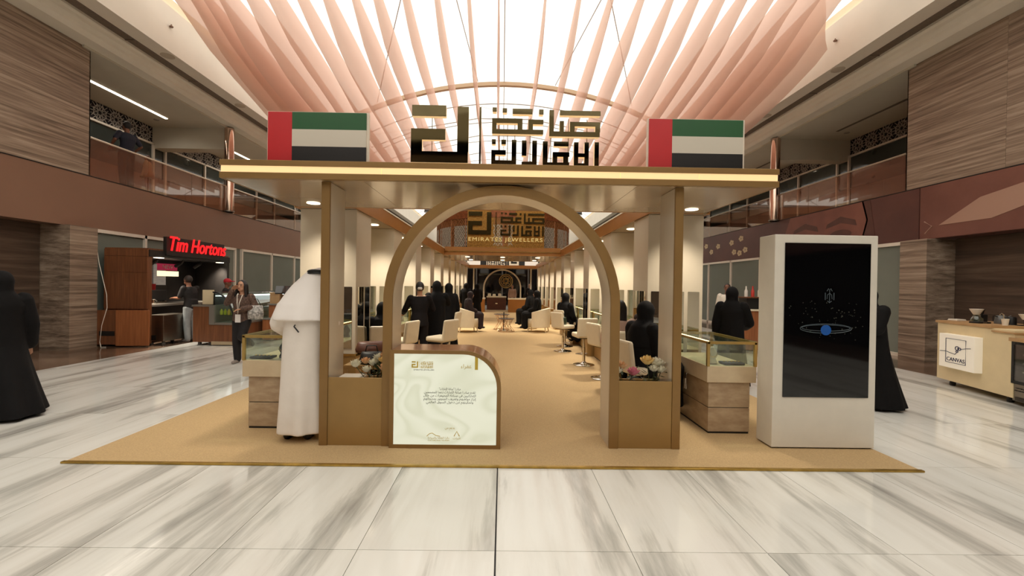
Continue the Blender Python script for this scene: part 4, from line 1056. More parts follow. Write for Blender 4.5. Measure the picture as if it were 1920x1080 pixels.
for y in (-.15, .12): MB().lathe([(.03, 0), (.03, .06), (.012, .08)], (.17, y, .22), 12).build('group_head', CHROME, cm)
gm = thing('coffee_grinder', 'dark grinder standing left on the kiosk worktop', 'machine', (-9.1, 10.55, .95))
MB().box(-.12, .12, -.12, .12, 0, .32).build('body', DK, gm, bevel=.02); MB().lathe([(.05, .32), (.11, .48), (.11, .5)], n=16).build('hopper', BLACK, gm, smooth=True)
for i, (x, y) in enumerate(((-8.75, 10.4), (-8.72, 10.62), (-8.78, 10.85))):
    j = thing('milk_jug', 'small steel jug on the kiosk worktop edge, %s' % ('nearest', 'middle', 'farthest')[i], 'jug', (x, y, .95))
    MB().lathe([(.04, 0), (.045, .05), (.032, .10), (.038, .115), (.034, .115), (.028, .10), (.04, .05), (.036, .008)], n=16).build('jug_body', CHROME, j, smooth=True); MB().tube([(.035, 0, .09), (.075, 0, .08), (.07, 0, .03), (.04, 0, .025)], .005, 6).build('jug_handle', CHROME, j)
fr = thing('undercounter_fridge', 'grey steel undercounter fridge on castors below the kiosk worktop', 'fridge', (-8.25, 10.55, 0)); off = (-8.25, 10.55, 0)
MB(off).box(-8.42, -8.02, 10.2, 11.0, .09, .72).build('body', STEEL, fr, bevel=.008)
MB(off).box(-8.36, -8.2, 10.192, 10.2, .12, .24).build('vent', BLACK, fr)
for x in (-8.36, -8.08):
    for y in (10.28, 10.92): MB(off).lathe([(.03, 0), (.04, .02), (.04, .06), (.02, .09)], (x, y, 0), 12).build('castor', mat('grey_castor', (90, 88, 84), .4), fr)

ic = thing('cake_counter', 'wooden counter with curved glass cake case in front of the coffee kiosk', 'counter', (-6.95, 10.3, 0)); off = (-6.95, 10.3, 0)
MB(off).box(-7.40, -6.95, 10.3, 13.2, .08, .93).build('tall_body', WOOD, ic); MB(off).box(-6.95, -6.42, 10.3, 13.2, .08, .50).build('low_body', WOOD, ic)
MB(off).box(-7.42, -6.93, 10.28, 13.2, .93, .97).build('worktop', mat('grey_worktop'), ic); MB(off).box(-6.95, -6.40, 10.28, 13.2, .50, .55).build('case_sill', mat('grey_worktop'), ic)
MB(off).box(-7.0, -6.88, 10.27, 13.2, .50, .97).build('case_post', mat('grey_worktop'), ic)
MB(off).box(-6.95, -6.46, 10.28, 10.5, .02, .10).build('toe_plate', mat('beige_toe', (180, 160, 130), .5), ic)
arc = [(-6.93 + .50 * math.sin(PI / 2 * k / 12), .56 + .72 * math.cos(PI / 2 * k / 12)) for k in range(13)]
MB(off).prism_xz(arc + [(-6.93, .56)], 10.315, 10.325).build('side_glass', GLASS, ic)
MB(off).tube([(x, 10.30, z) for x, z in arc], .018, 8).build('case_edge', BLACK, ic, smooth=True)
MB(off).band(arc, [(x + .008, z + .008) for x, z in arc], 10.32, 13.1).build('curved_glass', GLASS, ic, smooth=True)
MB(off).box(-6.93, -6.9, 10.33, 13.1, .56, 1.28).build('case_back', BLACK, ic)
for z, w in ((.72, .45), (.95, .36)): MB(off).box(-6.9, -6.9 + w, 10.34, 13.0, z, z + .012).build('case_shelf', GLASS, ic)
MB(off).box(-6.9, -6.5, 10.34, 13.0, 1.18, 1.2).build('case_lamp', mat('cool_case_light', (240, 244, 240), .4, emit=(236, 244, 240), es=1.2), ic)
for k in range(6): MB(off).box(-6.99 + .0, -6.55 - .05 * k, 10.6 + .12 * k, 10.71 + .12 * k, 1.2 + .02, 1.24).build('lid_slat', FRAME, ic)
for x in (-7.3, -7.05): MB(off).lathe([(.03, 0), (.04, .02), (.04, .06), (.02, .09)], (x, 10.4, 0), 12).build('castor', mat('grey_castor'), ic)
for i, c in enumerate(((196, 196, 70), (180, 190, 60), (206, 180, 70), (150, 170, 70))):
    b = tag(MB((-6.8 + .09 * i, 10.42, .732)).lathe([(.03, 0), (.033, .01), (.033, .09), (.015, .12), (.015, .14)], (-6.8 + .09 * i, 10.42, .732), 14).build('juice_bottle', mat('juice_%d' % i, c, .3), None, (-6.8 + .09 * i, 10.42, .732), smooth=True), 'juice bottle on the cake case shelf, %s from the left' % ORD[i], 'bottle', 'juice bottles in the cake case')
sgn = thing('menu_stand', 'cream upright card holder on the tall part of the cake counter', 'card holder', (-7.12, 10.42, .97))
MB().box(-.13, .13, -.02, .02, 0, .36).build('card', mat('cream_card', (222, 204, 168), .6), sgn, bevel=.004); MB().box(-.14, .14, -.05, .05, 0, .012).build('foot', STEEL, sgn)
pc = thing('till_counter', 'wooden till counter right of the walking woman', 'counter', (-5.9, 11.6, 0)); off = (-5.9, 11.6, 0)
MB(off).box(-6.3, -5.3, 11.6, 12.2, .02, .92).build('body', WOOD_O, pc); MB(off).box(-6.33, -5.27, 11.57, 12.2, .92, .96).build('top', mat('grey_worktop'), pc)
MB(off).box(-6.3, -5.9, 11.3, 11.6, .02, .55).build('step_unit', WOOD_O, pc); MB(off).box(-6.32, -5.88, 11.28, 11.6, .55, .58).build('step_top', mat('grey_worktop'), pc)
po = thing('till_monitor', 'black till screen tilted on the wooden till counter', 'monitor', (-6.02, 11.85, .96))
MB().box(-.1, .1, -.1, .1, 0, .02).build('foot', BLACK, po); MB().tube([(0, 0, .02), (0, .05, .26)], .03, 10).build('neck', BLACK, po)
o = MB().box(-.24, .24, -.015, .015, -.13, .17).build('display', BLACK_GL, po); o.location = (.04, -.02, .36); o.rotation_euler = (R(-50), 0, R(20))
pb = thing('paper_bag_rack', 'brown paper bags standing on the till counter', 'bags', (-6.2, 11.7, .96)); 
for i in range(3): MB().box(-.13, .13, i * .09, i * .09 + .07, 0, .30 - .03 * i).build('paper_bag', mat('kraft_paper', (186, 148, 104), .8, var=.1), pb)
ct = thing('card_terminal', 'small black card terminal on the till counter', 'terminal', (-5.6, 11.75, .96)); MB().box(-.06, .06, -.1, .1, 0, .06).build('shell', BLACK, ct, bevel=.015); MB().box(-.045, .045, -.01, .08, .06, .064).build('small_screen', STEEL, ct)
cb = tag(MB((-9.4, 9.96, 0)).tube([(-9.42, 9.97, 2.45), (-9.28, 9.92, 1.9), (-9.05, 9.86, 1.2), (-9.02, 9.84, .9), (-9.1, 9.8, .5), (-9.12, 9.78, .12), (-9.02, 9.7, .012), (-8.95, 9.75, .012)], .007, 6).build('white_cable', FRAME, None, (-9.4, 9.96, 0), smooth=True), 'white cable hanging from the window frame down to the kiosk floor', 'cable')

# ================================================================== CANVAS CART, right side
CW = mat('cream_plywood_cart', (226, 206, 164), .5, var=.05, vscale=3)
cv = thing('coffee_cart', 'cream coffee cart on castors with a white line-drawn logo board', 'cart', (7.45, 7.21, 0), math.atan2(-1.03, -.26))
# local x runs along the cart front towards the camera, local y to the right-hand wall side
MB().box(0, 1.42, 0, .75, .09, 1.03).build('body', CW, cv, bevel=.006)
MB().box(-.02, 1.08, -.02, .77, 1.03, 1.07).build('worktop', mat('pale_oak_top', (190, 150, 104), .45, var=.1), cv)
MB().box(1.08, 1.44, -.02, .77, .98, 1.0).build('worktop_step', mat('pale_oak_top'), cv)
for x in (.2, 1.25):
    for y in (.1, .6): MB().lathe([(.03, 0), (.04, .015), (.04, .05), (.025, .09)], (x, y, 0), 12).build('castor', BLACK, cv)
bd = MB().box(.22, .92, -.11, -.0, .33, .87).build('logo_board', mat('white_acrylic', (238, 230, 214), .3, emit=(240, 230, 210), es=.12), cv, bevel=.006)
INK = mat('navy_ink', (44, 44, 78), .5)
def ln(pts, r=.0045): MB().tube([(x, -.114, z) for x, z in pts], r, 5).build('logo_stroke', INK, bd)
ln([(.37, .42), (.77, .42), (.77, .80), (.37, .80), (.37, .42)]); ln([(.25, .58), (.37, .59), (.46, .575), (.56, .56), (.60, .60)]); ln([(.68, .655), (.78, .68), (.86, .69)])
for cx_, cz_, rx, rz_ in ((.60, .66, .035, .03), (.645, .655, .03, .02), (.60, .61, .022, .012)): ln([(cx_ + rx * math.cos(2 * PI * k / 14), cz_ + rz_ * math.sin(2 * PI * k / 14)) for k in range(15)], .006)
text('logo_text', 'CANVAS', .085, INK, bd, (.57, -.113, .47), ext=.002, width=.36)
fg = thing('glass_fridge', 'small black-framed display fridge beside the coffee cart', 'fridge', (7.1, 5.86, 0), math.atan2(-1.03, -.26))
MB().box(0, .80, .02, .62, .06, .30).build('steel_base', STEEL, fg, bevel=.006)
for q in range(14):
    for r_ in range(2): MB().box(.04 + q * .052 + r_ * .02, .075 + q * .052 + r_ * .02, .012, .022, .20 + r_ * .035, .212 + r_ * .035).build('vent_slot', BLACK, fg)
MB().box(.06, .74, .005, .02, .07, .12).build('vent_plate', mat('dark_steel', (70, 64, 58), .3, .8), fg)
for x in (0, .76): MB().box(x, x + .04, 0, .62, .30, .84).build('frame_post', BLACK, fg)
MB().box(0, .8, 0, .62, .84, .88).build('frame_top', BLACK, fg); MB().box(0, .8, 0, .62, .30, .34).build('frame_base', BLACK, fg)
MB().box(.04, .76, .58, .62, .34, .84).build('back_panel', mat('pale_green_liner', (196, 206, 178), .4, emit=(200, 210, 180), es=.12), fg); MB().box(.04, .76, .004, .012, .34, .84).build('front_glass', GLASS, fg)
for z in (.46, .58, .70): MB().box(.04, .76, .06, .58, z, z + .008).build('shelf', GLASS, fg); MB().box(.04, .76, .05, .06, z - .004, z + .012).build('shelf_edge', CHROME, fg)
MB().box(-.02, .82, -.02, .66, .88, .93).build('top_board', mat('pale_oak_top'), fg)
def on_cart(x, y, z=1.07): 
    v = cv.matrix_basis @ Vector((x, y, z)); return tuple(v)
d1 = thing('pour_over_set', 'white coffee dripper on a glass server on the cream cart', 'coffee maker', on_cart(.42, .25))
MB().lathe([(.055, 0), (.068, .01), (.07, .06), (.045, .10), (.05, .12), (.046, .12), (.041, .10), (.066, .06), (.064, .012)], n=18).build('server', GLASS, d1, smooth=True)
MB().lathe([(.03, .12), (.04, .13), (.085, .215), (.08, .215), (.035, .14)], n=18).build('dripper', FRAME, d1, smooth=True)
MB().tube([(.07, 0, .07), (.11, 0, .06), (.11, 0, .02), (.07, 0, .02)], .006).build('server_handle', GLASS, d1)
d2 = thing('drip_kettle', 'grey gooseneck kettle on the cream cart', 'kettle', on_cart(.62, .42))
MB().lathe([(.07, 0), (.075, .02), (.055, .12), (.05, .125), (.0, .135)], n=18).build('kettle_body', mat('grey_enamel', (96, 96, 94), .3), d2, smooth=True)
MB().lathe([(.008, .13), (.016, .15), (.012, .165)], n=10).build('lid_knob', BLACK, d2)
MB().tube([(.065, 0, .03), (.12, 0, .06), (.12, 0, .11), (.16, 0, .13)], [.014, .009, .007, .006], 8).build('spout', mat('grey_enamel'), d2); MB().tube([(-.055, 0, .11), (-.12, 0, .12), (-.12, 0, .04)], .008, 6).build('kettle_handle', BLACK, d2)
d3 = thing('drip_kettle', 'steel swan-neck kettle right of the grey kettle on the cart', 'kettle', on_cart(.82, .4)); 
MB().lathe([(.06, 0), (.06, .10), (.05, .12), (.0, .125)], n=18).build('kettle_body', BLACK, d3, smooth=True); MB().tube([(-.06, 0, .03), (-.10, 0, .06), (-.11, 0, .15), (-.14, 0, .17), (-.17, 0, .15)], .008, 8).build('spout', CHROME, d3)
d4 = thing('hand_grinder', 'black coffee grinder at the far end of the cart', 'grinder', on_cart(.2, .45)); MB().box(-.06, .06, -.06, .06, 0, .12).build('body', BLACK, d4, bevel=.01); MB().lathe([(.03, .12), (.055, .19), (.055, .2)], n=14).build('hopper', BLACK, d4)
d5 = thing('pour_over_set', 'small white dripper on a black stand near the cart step', 'coffee maker', on_cart(.98, .45)); MB().lathe([(.03, .09), (.035, .1), (.07, .17), (.065, .17), (.03, .11)], n=16).build('dripper', FRAME, d5, smooth=True); MB().tube([(.05, .05, 0), (.05, .05, .12), (0, 0, .11)], .008).build('stand', BLACK, d5); MB().box(-.07, .07, -.07, .07, 0, .012).build('stand_base', BLACK, d5)
d6 = thing('coffee_scale', 'flat black scale beside the dripper on the cart', 'scale', on_cart(.62, .16)); MB().box(-.1, .1, -.07, .07, 0, .025).build('pan', BLACK, d6, bevel=.006); MB().box(-.03, .03, -.072, -.06, .005, .02).build('readout', STEEL, d6)
d7 = thing('paper_cup', 'white paper cup standing at the front of the cart', 'cup', on_cart(1.0, .2)); MB().lathe([(.03, 0), (.042, .09), (.045, .095), (.04, .09), (.028, .006)], n=18).build('cup_wall', FRAME, d7, smooth=True); MB().lathe([(.0, .07), (.038, .07)], n=18).build('coffee', BR, d7)
d8 = thing('ice_bucket', 'clear tub of ice on the display fridge', 'tub', tuple(fg.matrix_basis @ Vector((.3, .25, .93)))); MB().lathe([(.09, 0), (.12, .16), (.125, .16), (.116, .15), (.086, .006)], n=20).build('tub_wall', GLASS, d8, smooth=True)
r3 = random.Random(4)
for q in range(14):
    a = r3.uniform(0, 2 * PI); rr_ = r3.uniform(0, .08); x, y = rr_ * math.cos(a), rr_ * math.sin(a); z = .05 + .11 * (q / 14); MB().box(x - .025, x + .025, y - .025, y + .025, z, z + .045).build('ice_cube', mat('ice', (226, 232, 236), .1), d8, bevel=.006)
d9 = thing('folded_cloth', 'folded cream cloth on the far corner of the cart', 'cloth', on_cart(.08, .2)); MB().box(-.06, .1, -.08, .08, 0, .015).build('lower_fold', FRAME, d9, bevel=.006); MB().box(-.055, .095, -.075, .075, .015, .028).build('upper_fold', FRAME, d9, bevel=.006)
# second cafe counter far right
c2 = thing('cafe_counter', 'orange-brown wooden cafe counter with bottles, right of the pavilion', 'counter', (6.5, 10.6, 0)); off = (6.5, 10.6, 0)
MB(off).box(6.1, 7.0, 10.6, 11.2, .02, 1.0).build('body', WOOD_O, c2); MB(off).box(6.06, 7.04, 10.56, 11.2, 1.0, 1.04).build('top', LEATHER, c2)
MB(off).box(6.2, 6.9, 10.75, 11.1, 1.04, 1.32).build('black_shelf_back', BLACK, c2); MB(off).box(6.15, 6.95, 10.7, 11.1, 1.32, 1.35).build('shelf', WOOD, c2)
for i, c in enumerate(((230, 224, 214), (200, 60, 50), (226, 220, 200), (150, 40, 60))):
    x = 6.24 + .17 * i; tag(MB((x, 10.85, 1.35)).lathe([(.04, 0), (.04, .15), (.018, .2), (.018, .27), (.0, .275)], (x, 10.85, 1.35), 14).build('syrup_bottle', mat('syrup_%d' % i, c, .3), None, (x, 10.85, 1.35), smooth=True), 'syrup bottle on the cafe counter shelf, %s from the left' % ORD[i], 'bottle', 'syrup bottles on the cafe counter')
s2 = thing('white_sofa_bench', 'pale pink upholstered bench beyond the right display counter', 'bench', (4.8, 11.4, 0)); MB().box(-.6, .5, -.25, .25, .06, .42).build('seat', mat('pale_pink_fabric', (206, 176, 164), .8), s2, bevel=.04); MB().box(-.6, .5, .2, .32, .42, .95).build('backrest', mat('pale_pink_fabric'), s2, bevel=.04)
for x in (-.5, .4): MB().box(x - .03, x + .03, -.2, .2, 0, .06).build('foot', BLACK, s2)

# ================================================================== PEOPLE
JD = dict(pel=(0, 0, .53), chest=(0, 0, .74), neck=(0, -.005, .835), head=(0, .008, .93),
          shL=(-.105, 0, .805), elL=(-.14, -.012, .63), wrL=(-.14, .03, .49), shR=(.105, 0, .805), elR=(.14, -.012, .63), wrR=(.14, .03, .49),
          hipL=(-.05, 0, .51), knL=(-.055, .012, .285), anL=(-.055, -.01, .045), hipR=(.05, 0, .51), knR=(.055, .012, .285), anR=(.055, -.01, .045))
SIT = dict(pel=(0, -.02, .36), chest=(0, .0, .57), neck=(0, .0, .665), head=(0, .02, .76), shL=(-.105, 0, .635), shR=(.105, 0, .635),
           elL=(-.135, .03, .47), wrL=(-.07, .13, .43), elR=(.135, .03, .47), wrR=(.07, .13, .43),
           hipL=(-.055, 0, .35), knL=(-.07, .24, .35), anL=(-.06, .23, .12), hipR=(.055, 0, .35), knR=(.07, .24, .35), anR=(.06, .23, .12))
def hand(b, el, wr, H, side):
    el, wr = Vector(el), Vector(wr); d = (wr - el).normalized(); s = d.cross(Vector((0, 0, 1)))
    if s.length < .2: s = d.cross(Vector((0, 1, 0)))
    s.normalize(); nrm = s.cross(d) * (-1)
    k = H
    palm = wr + d * .05 * k
    for q in range(4):
        o = s * ((q - 1.5) * .0115 * k)
        b.caps(tuple(wr + o * .5 + d * .004 * k), tuple(palm + o), .0075 * k, .0070 * k, 8)
        L = (.036, .042, .040, .030)[q] * k
        p1 = palm + o * 1.15 + d * L * .55 + nrm * .006 * k; p2 = p1 + d * L * .45 + nrm * .014 * k
        b.caps(tuple(palm + o), tuple(p1), .0062 * k, .0056 * k, 8); b.caps(tuple(p1), tuple(p2), .0056 * k, .0048 * k, 8)
    t0 = wr + d * .014 * k + s * (.016 * k * side); t1 = t0 + d * .022 * k + s * (.018 * k * side) + nrm * .008 * k; t2 = t1 + d * .022 * k + s * (.006 * k * side) + nrm * .006 * k
    b.caps(tuple(t0), tuple(t1), .0075 * k, .0064 * k, 8); b.caps(tuple(t1), tuple(t2), .0064 * k, .0052 * k, 8)
def person(label, loc, rz, H, pose=None, base=JD, skin=SKIN, clothes=(), fine=.0105, group=None, hands=True, face=True):
    J = dict(base); J.update(pose or {}); J = {k: tuple(c * H for c in v) for k, v in J.items()}
    P = thing('person', label, 'person', loc, rz, group)
    def torso(b, g, zlo=None):
        pe, ch, ne = Vector(J['pel']), Vector(J['chest']), Vector(J['neck'])
        rings = []
        for f, rx, ry in ((-.22, .07, .06), (0, .094, .068), (.35, .08, .058), (.65, .088, .060), (.95, .102, .066), (1.2, .10, .058), (1.38, .06, .046)):
            c = pe + (ch - pe) * f if f <= 1 else ch + (ne - ch) * ((f - 1) / .42)
            rings.append((c.x, c.y, c.z, rx * H + g, ry * H + g))
        rings.sort(key=lambda r: r[2]); b.loft(rings, 18)
    def limb(b, ks, rs, g):
        for (a, c), (r0, r1) in zip(zip(ks[:-1], ks[1:]), zip(rs[:-1], rs[1:])): b.caps(J[a], J[c], r0 * H + g, r1 * H + g)
    b = MB(); torso(b, 0)
    hx, hy, hz = J['head']; nk = J['neck']
    b.caps((nk[0], nk[1], nk[2] - .03 * H), (hx, hy - .01 * H, hz - .03 * H), .034 * H, .03 * H)
    b.ell((hx, hy - .004 * H, hz + .008 * H), (.045 * H, .056 * H, .060 * H), 18, 12); b.ell((hx, hy + .014 * H, hz - .035 * H), (.034 * H, .038 * H, .032 * H), 14, 8)
    b.caps((hx, hy + .050 * H, hz + .004 * H), (hx, hy + .060 * H, hz - .014 * H), .006 * H, .0085 * H, 8)
    for sx in (-1, 1): b.ell((hx + sx * .046 * H, hy - .006 * H, hz - .004 * H), (.006 * H, .012 * H, .018 * H), 8, 6)
    for S in 'LR':
        limb(b, ['sh' + S, 'el' + S, 'wr' + S], [.030, .023, .016], 0); limb(b, ['hip' + S, 'kn' + S, 'an' + S], [.050, .034, .022], 0)
        an = J['an' + S]; b.caps((an[0], an[1] - .01 * H, an[2] - .02 * H), (an[0], an[1] + .085 * H, an[2] - .026 * H), .02 * H, .016 * H)
        if hands: hand(b, J['el' + S], J['wr' + S], H, -1 if S == 'R' else 1)
        else: b.ell(Vector(J['wr' + S]) + (Vector(J['wr' + S]) - Vector(J['el' + S])).normalized() * .04 * H, (.018 * H, .018 * H, .03 * H), 10, 6)
    b.build('body', skin, P, remesh=fine, sm=2)
    if face:
        for sx in (-1, 1):
            MB().ell((hx + sx * .018 * H, hy + .0475 * H, hz + .006 * H), (.0075 * H, .0045 * H, .0042 * H), 10, 6).build('eye', HAIR, P, smooth='all')
            MB().tube([(hx + sx * .008 * H, hy + .051 * H, hz + .019 * H), (hx + sx * .018 * H, hy + .05 * H, hz + .023 * H), (hx + sx * .029 * H, hy + .043 * H, hz + .018 * H)], .0026 * H, 6).build('eyebrow', HAIR, P)
        MB().tube([(hx - .014 * H, hy + .046 * H, hz - .033 * H), (hx, hy + .052 * H, hz - .031 * H), (hx + .014 * H, hy + .046 * H, hz - .033 * H)], .0042 * H, 6).build('lips', mat('lip', (150, 84, 76), .5), P)
    for c in clothes:
        k = c[0]; m = c[1]; a = c[2] if len(c) > 2 else {}
        b = MB(); vx = a.get('voxel', .013); sm = 4; nm = a.get('name', k)
        if k == 'top':
            torso(b, .014)
            for S in 'LR':
                if a.get('sleeve', 'long') == 'long': limb(b, ['sh' + S, 'el' + S, 'wr' + S], [.036, .030, .024], .010)
                else:
                    e = Vector(J['sh' + S]).lerp(Vector(J['el' + S]), .8); b.caps(J['sh' + S], tuple(e), .040 * H, .036 * H)
            pe = J['pel']; b.loft([(pe[0], pe[1], pe[2] - a.get('hem', .02) * H, .108 * H, .082 * H), (pe[0], pe[1], pe[2] + .05 * H, .10 * H, .076 * H), (pe[0], pe[1], pe[2] + .1 * H, .09 * H, .07 * H)], 18)
        elif k == 'trousers':
            pe = J['pel']; b.loft([(pe[0], pe[1], pe[2] - .06 * H, .088 * H, .07 * H), (pe[0], pe[1], pe[2] + .04 * H, .10 * H, .075 * H), (pe[0], pe[1], pe[2] + .07 * H, .09 * H, .066 * H)], 18)
            for S in 'LR': limb(b, ['hip' + S, 'kn' + S, 'an' + S], [.058, .044, .036], .008)
        elif k == 'robe':
            hr = a.get('hem', (.19, .17)); ho = a.get('hem_off', (0, 0)); zh = a.get('zh', .02) * H; pe, ch, ne = J['pel'], J['chest'], J['neck']
            nf = a.get('folds', 7); ph = a.get('ph', 0); am = a.get('amp', .07)
            rings = []
            for f in (0, .08, .2, .35, .5, .65, .8, .92, 1):
                z = zh + (ch[2] - zh) * f; w = max(0, 1 - f / .72)
                t = min(1, f / .72); u = max(0, (f - .72) / .28)
                cx = (ho[0] * (1 - t) + pe[0] * t) * (1 - u) + ch[0] * u; cy = (ho[1] * (1 - t) + pe[1] * t) * (1 - u) + ch[1] * u
                g = (1 - t) ** 1.2
                rx = (.112 * H + (hr[0] - .112 * H) * g) * (1 - .0 * u); ry = (.088 * H + (hr[1] - .088 * H) * g)
                rings.append((cx, cy, z, rx, ry))
            rings.append((ne[0] * .5 + ch[0] * .5, ne[1] * .5 + ch[1] * .5, (ch[2] + ne[2]) / 2 + .02 * H, .112 * H, .075 * H)); rings.append((ne[0], ne[1], ne[2] + .01 * H, .05 * H, .05 * H))
            b.loft(rings, 56, lambda t_, z: 1 + am * max(0, 1 - (z - zh) / (.55 * H)) * math.sin(nf * t_ + ph + 1.5 * math.sin(t_ + ph)))
            for S in 'LR': limb(b, ['sh' + S, 'el' + S, 'wr' + S], a.get('sl', [.050, .044, .046]), .004)
            sm = 5
        elif k == 'robe_sit':
            torso(b, .025)
            for S in 'LR':
                limb(b, ['sh' + S, 'el' + S, 'wr' + S], [.048, .042, .044], .004); limb(b, ['hip' + S, 'kn' + S, 'an' + S], [.075, .062, .06], .01)
            kn, an = J['knL'], J['anL']; zt = kn[2] + .03 * H; zb_ = max(.02, an[2] - .03 * H)
            b.loft([(0, an[1], zb_, .15 * H, .08 * H), (0, (an[1] + kn[1]) / 2, (zt + zb_) / 2, .135 * H, .075 * H), (0, kn[1], zt, .12 * H, .06 * H)], 24)
            b.caps(J['pel'], (0, kn[1], kn[2]), .09 * H, .07 * H); sm = 5
        elif k == 'hood':
            b.ell((hx, hy - .014 * H, hz + .004 * H), (.060 * H, .066 * H, .074 * H), 20, 12); dp = a.get('drop', .16) * H
            ne = J['neck']; ch = J['chest']
            b.loft([(ch[0], ch[1] - .005 * H, ne[2] - dp, .108 * H, .082 * H), (ch[0] * .5 + ne[0] * .5, ne[1] - .004 * H, ne[2] - dp * .45, .122 * H, .082 * H), (ne[0], ne[1] - .006 * H, ne[2] - .01 * H, .085 * H, .068 * H), (hx * .5 + ne[0] * .5, hy - .014 * H, ne[2] + .03 * H, .056 * H, .058 * H), (hx, hy - .018 * H, hz, .056 * H, .055 * H)], 28)
        elif k == 'hair':
            b.ell((hx, hy - .014 * H, hz + .016 * H), (.052 * H, .056 * H, .062 * H), 18, 10); L = a.get('len', 0) * H
            if L:
                for dx in (-.030, -.012, .012, .030):
                    b.caps((hx + dx * H, hy - .028 * H, hz + .01 * H), (hx + dx * 1.4 * H, hy - .045 * H + a.get('sw', 0) * H, hz - L), .030 * H, .020 * H)
                if a.get('front'):
                    for sx in (-1, 1): b.caps((hx + sx * .046 * H, hy + .004 * H, hz + .02 * H), (hx + sx * .062 * H, hy + .02 * H, hz - L * .8), .017 * H, .017 * H)
            if a.get('bun'): b.ell((hx, hy - .066 * H, hz - .01 * H), (.028 * H, .024 * H, .028 * H), 12, 8)
        elif k == 'cap':
            b.ell((hx, hy - .004 * H, hz + .026 * H), (.052 * H, .060 * H, .05 * H), 18, 10); b.ell((hx, hy + .07 * H, hz + .022 * H), (.040 * H, .05 * H, .008 * H), 16, 6)
        elif k == 'shoes':
            for S in 'LR':
                an = J['an' + S]; b.caps((an[0], an[1] - .012 * H, an[2] - .022 * H), (an[0], an[1] + .09 * H, an[2] - .026 * H), .025 * H, .021 * H)
        o = b.build(nm, m, P, remesh=vx, sm=sm)
        if a.get('label'): o['label'] = a['label']
    return P
# --- man in white robe and head cloth, leaning over the left counter
mw = person('man in white robe and head cloth with black head ring, leaning at the left column', (-1.98, 4.22, CZ), 0, 1.74,
       dict(pel=(.02, -.01, .53), chest=(.03, .0, .71), neck=(.065, .03, .80), head=(.088, .05, .89), shL=(-.075, .0, .74), shR=(.125, .03, .77), elL=(-.135, .03, .645), wrL=(-.12, .12, .60), elR=(.15, .06, .64), wrR=(.10, .15, .58)),
       skin=SKIN_D, clothes=[('robe', KANDURA, dict(hem=(.235, .19), hem_off=(.03, 0), folds=7, amp=.08, zh=.045, sl=[.055, .05, .05], voxel=.011)), ('shoes', BLACK)], fine=.010)
hc = MB(); H_ = 1.74; hx_, hy_, hz_ = .088 * H_, .05 * H_, .89 * H_
hc.ell((hx_, hy_ - .012, hz_ + .02), (.098, .112, .118), 22, 12)
hc.loft([(.03, -.035, 1.17, .275, .185), (.03, -.03, 1.22, .275, .18), (.045, -.015, 1.32, .255, .165), (.068, .01, 1.43, .215, .14), (.085, .03, 1.50, .185, .125), (.11, .05, 1.57, .145, .115), (.135, .075, 1.63, .115, .105), (.15, .085, 1.67, .09, .09)], 48, lambda t, z: 1 + .06 * max(0, (1.5 - z) / .35) * math.sin(7 * t + .8 + 2 * math.sin(t)))
hc.build('head_cloth', mat('white_head_cloth', (240, 234, 230), .8, bump=.1, bscale=14), mw, remesh=.011, sm=4)
MB().tube([(hx_ + .108 * math.cos(2 * PI * k / 24), hy_ - .012 + .122 * math.sin(2 * PI * k / 24), hz_ + .062 - .02 * math.sin(2 * PI * k / 24)) for k in range(25)], .011, 8).build('head_ring', BLACK, mw, smooth=True)
MB().tube([(hx_ + .106 * math.cos(2 * PI * k / 24), hy_ - .012 + .12 * math.sin(2 * PI * k / 24), hz_ + .084 - .02 * math.sin(2 * PI * k / 24)) for k in range(25)], .011, 8).build('head_ring', BLACK, mw, smooth=True)
MB().tube([(hx_ - .09, hy_ - .09, hz_ + .07), (hx_ - .10, hy_ - .11, hz_ + .02), (hx_ - .105, hy_ - .11, hz_ - .01)], .005, 6).build('ring_cord', BLACK, mw)
MB().tube([(.03, -.175, 1.13), (.03, -.195, 1.12), (.075, -.195, 1.065)], .007, 6).build('pen', BLACK, mw)
# --- walking woman
ww = person('woman walking past the kiosk in patterned blouse and black trousers, phone at ear', (-4.93, 8.15, 0), R(180), 1.57,
       dict(elL=(-.165, .0, .68), wrL=(-.06, .10, .66), elR=(.165, .03, .72), wrR=(.085, .06, .87), knL=(-.05, .09, .33), anL=(-.06, -.09, .22), head=(0, .012, .93)),
       clothes=[('top', mat('brown_floral_blouse', (120, 92, 76), .8, col2=(50, 36, 36), vscale=34), dict(name='blouse')), ('trousers', mat('black_trousers', (24, 20, 22), .8)), ('hair', HAIR, dict(len=.16, front=1)), ('shoes', mat('grey_shoe', (150, 140, 132), .6))], fine=.009)
MB().tube([(-.05, .075, 1.30), (-.02, .125, 1.14), (.0, .13, .93), (.02, .125, 1.14), (.05, .075, 1.30)], .008, 6).build('lanyard', FRAME, ww)
MB().box(-.05, .05, .128, .134, .78, .93).build('badge', mat('badge_white', (236, 230, 226), .5), ww)
MB().box(.115, .13, .07, .10, 1.36, 1.47).build('phone', BLACK, ww)
wb_ = thing('handbag', 'black and white patterned handbag on the walking woman\'s arm', 'bag', (-4.66, 8.12, .84), R(15))
MB().loft([(0, 0, 0, .13, .06), (0, 0, .1, .14, .065), (0, 0, .26, .12, .04)], 18).build('bag_body', mat('black_white_print', (226, 220, 214), .6, col2=(20, 18, 20), vscale=22), wb_, smooth='all'); MB().tube([(-.09, 0, .25), (-.05, 0, .38), (.03, 0, .38), (.09, 0, .25)], .007, 6).build('bag_strap', BLACK, wb_)
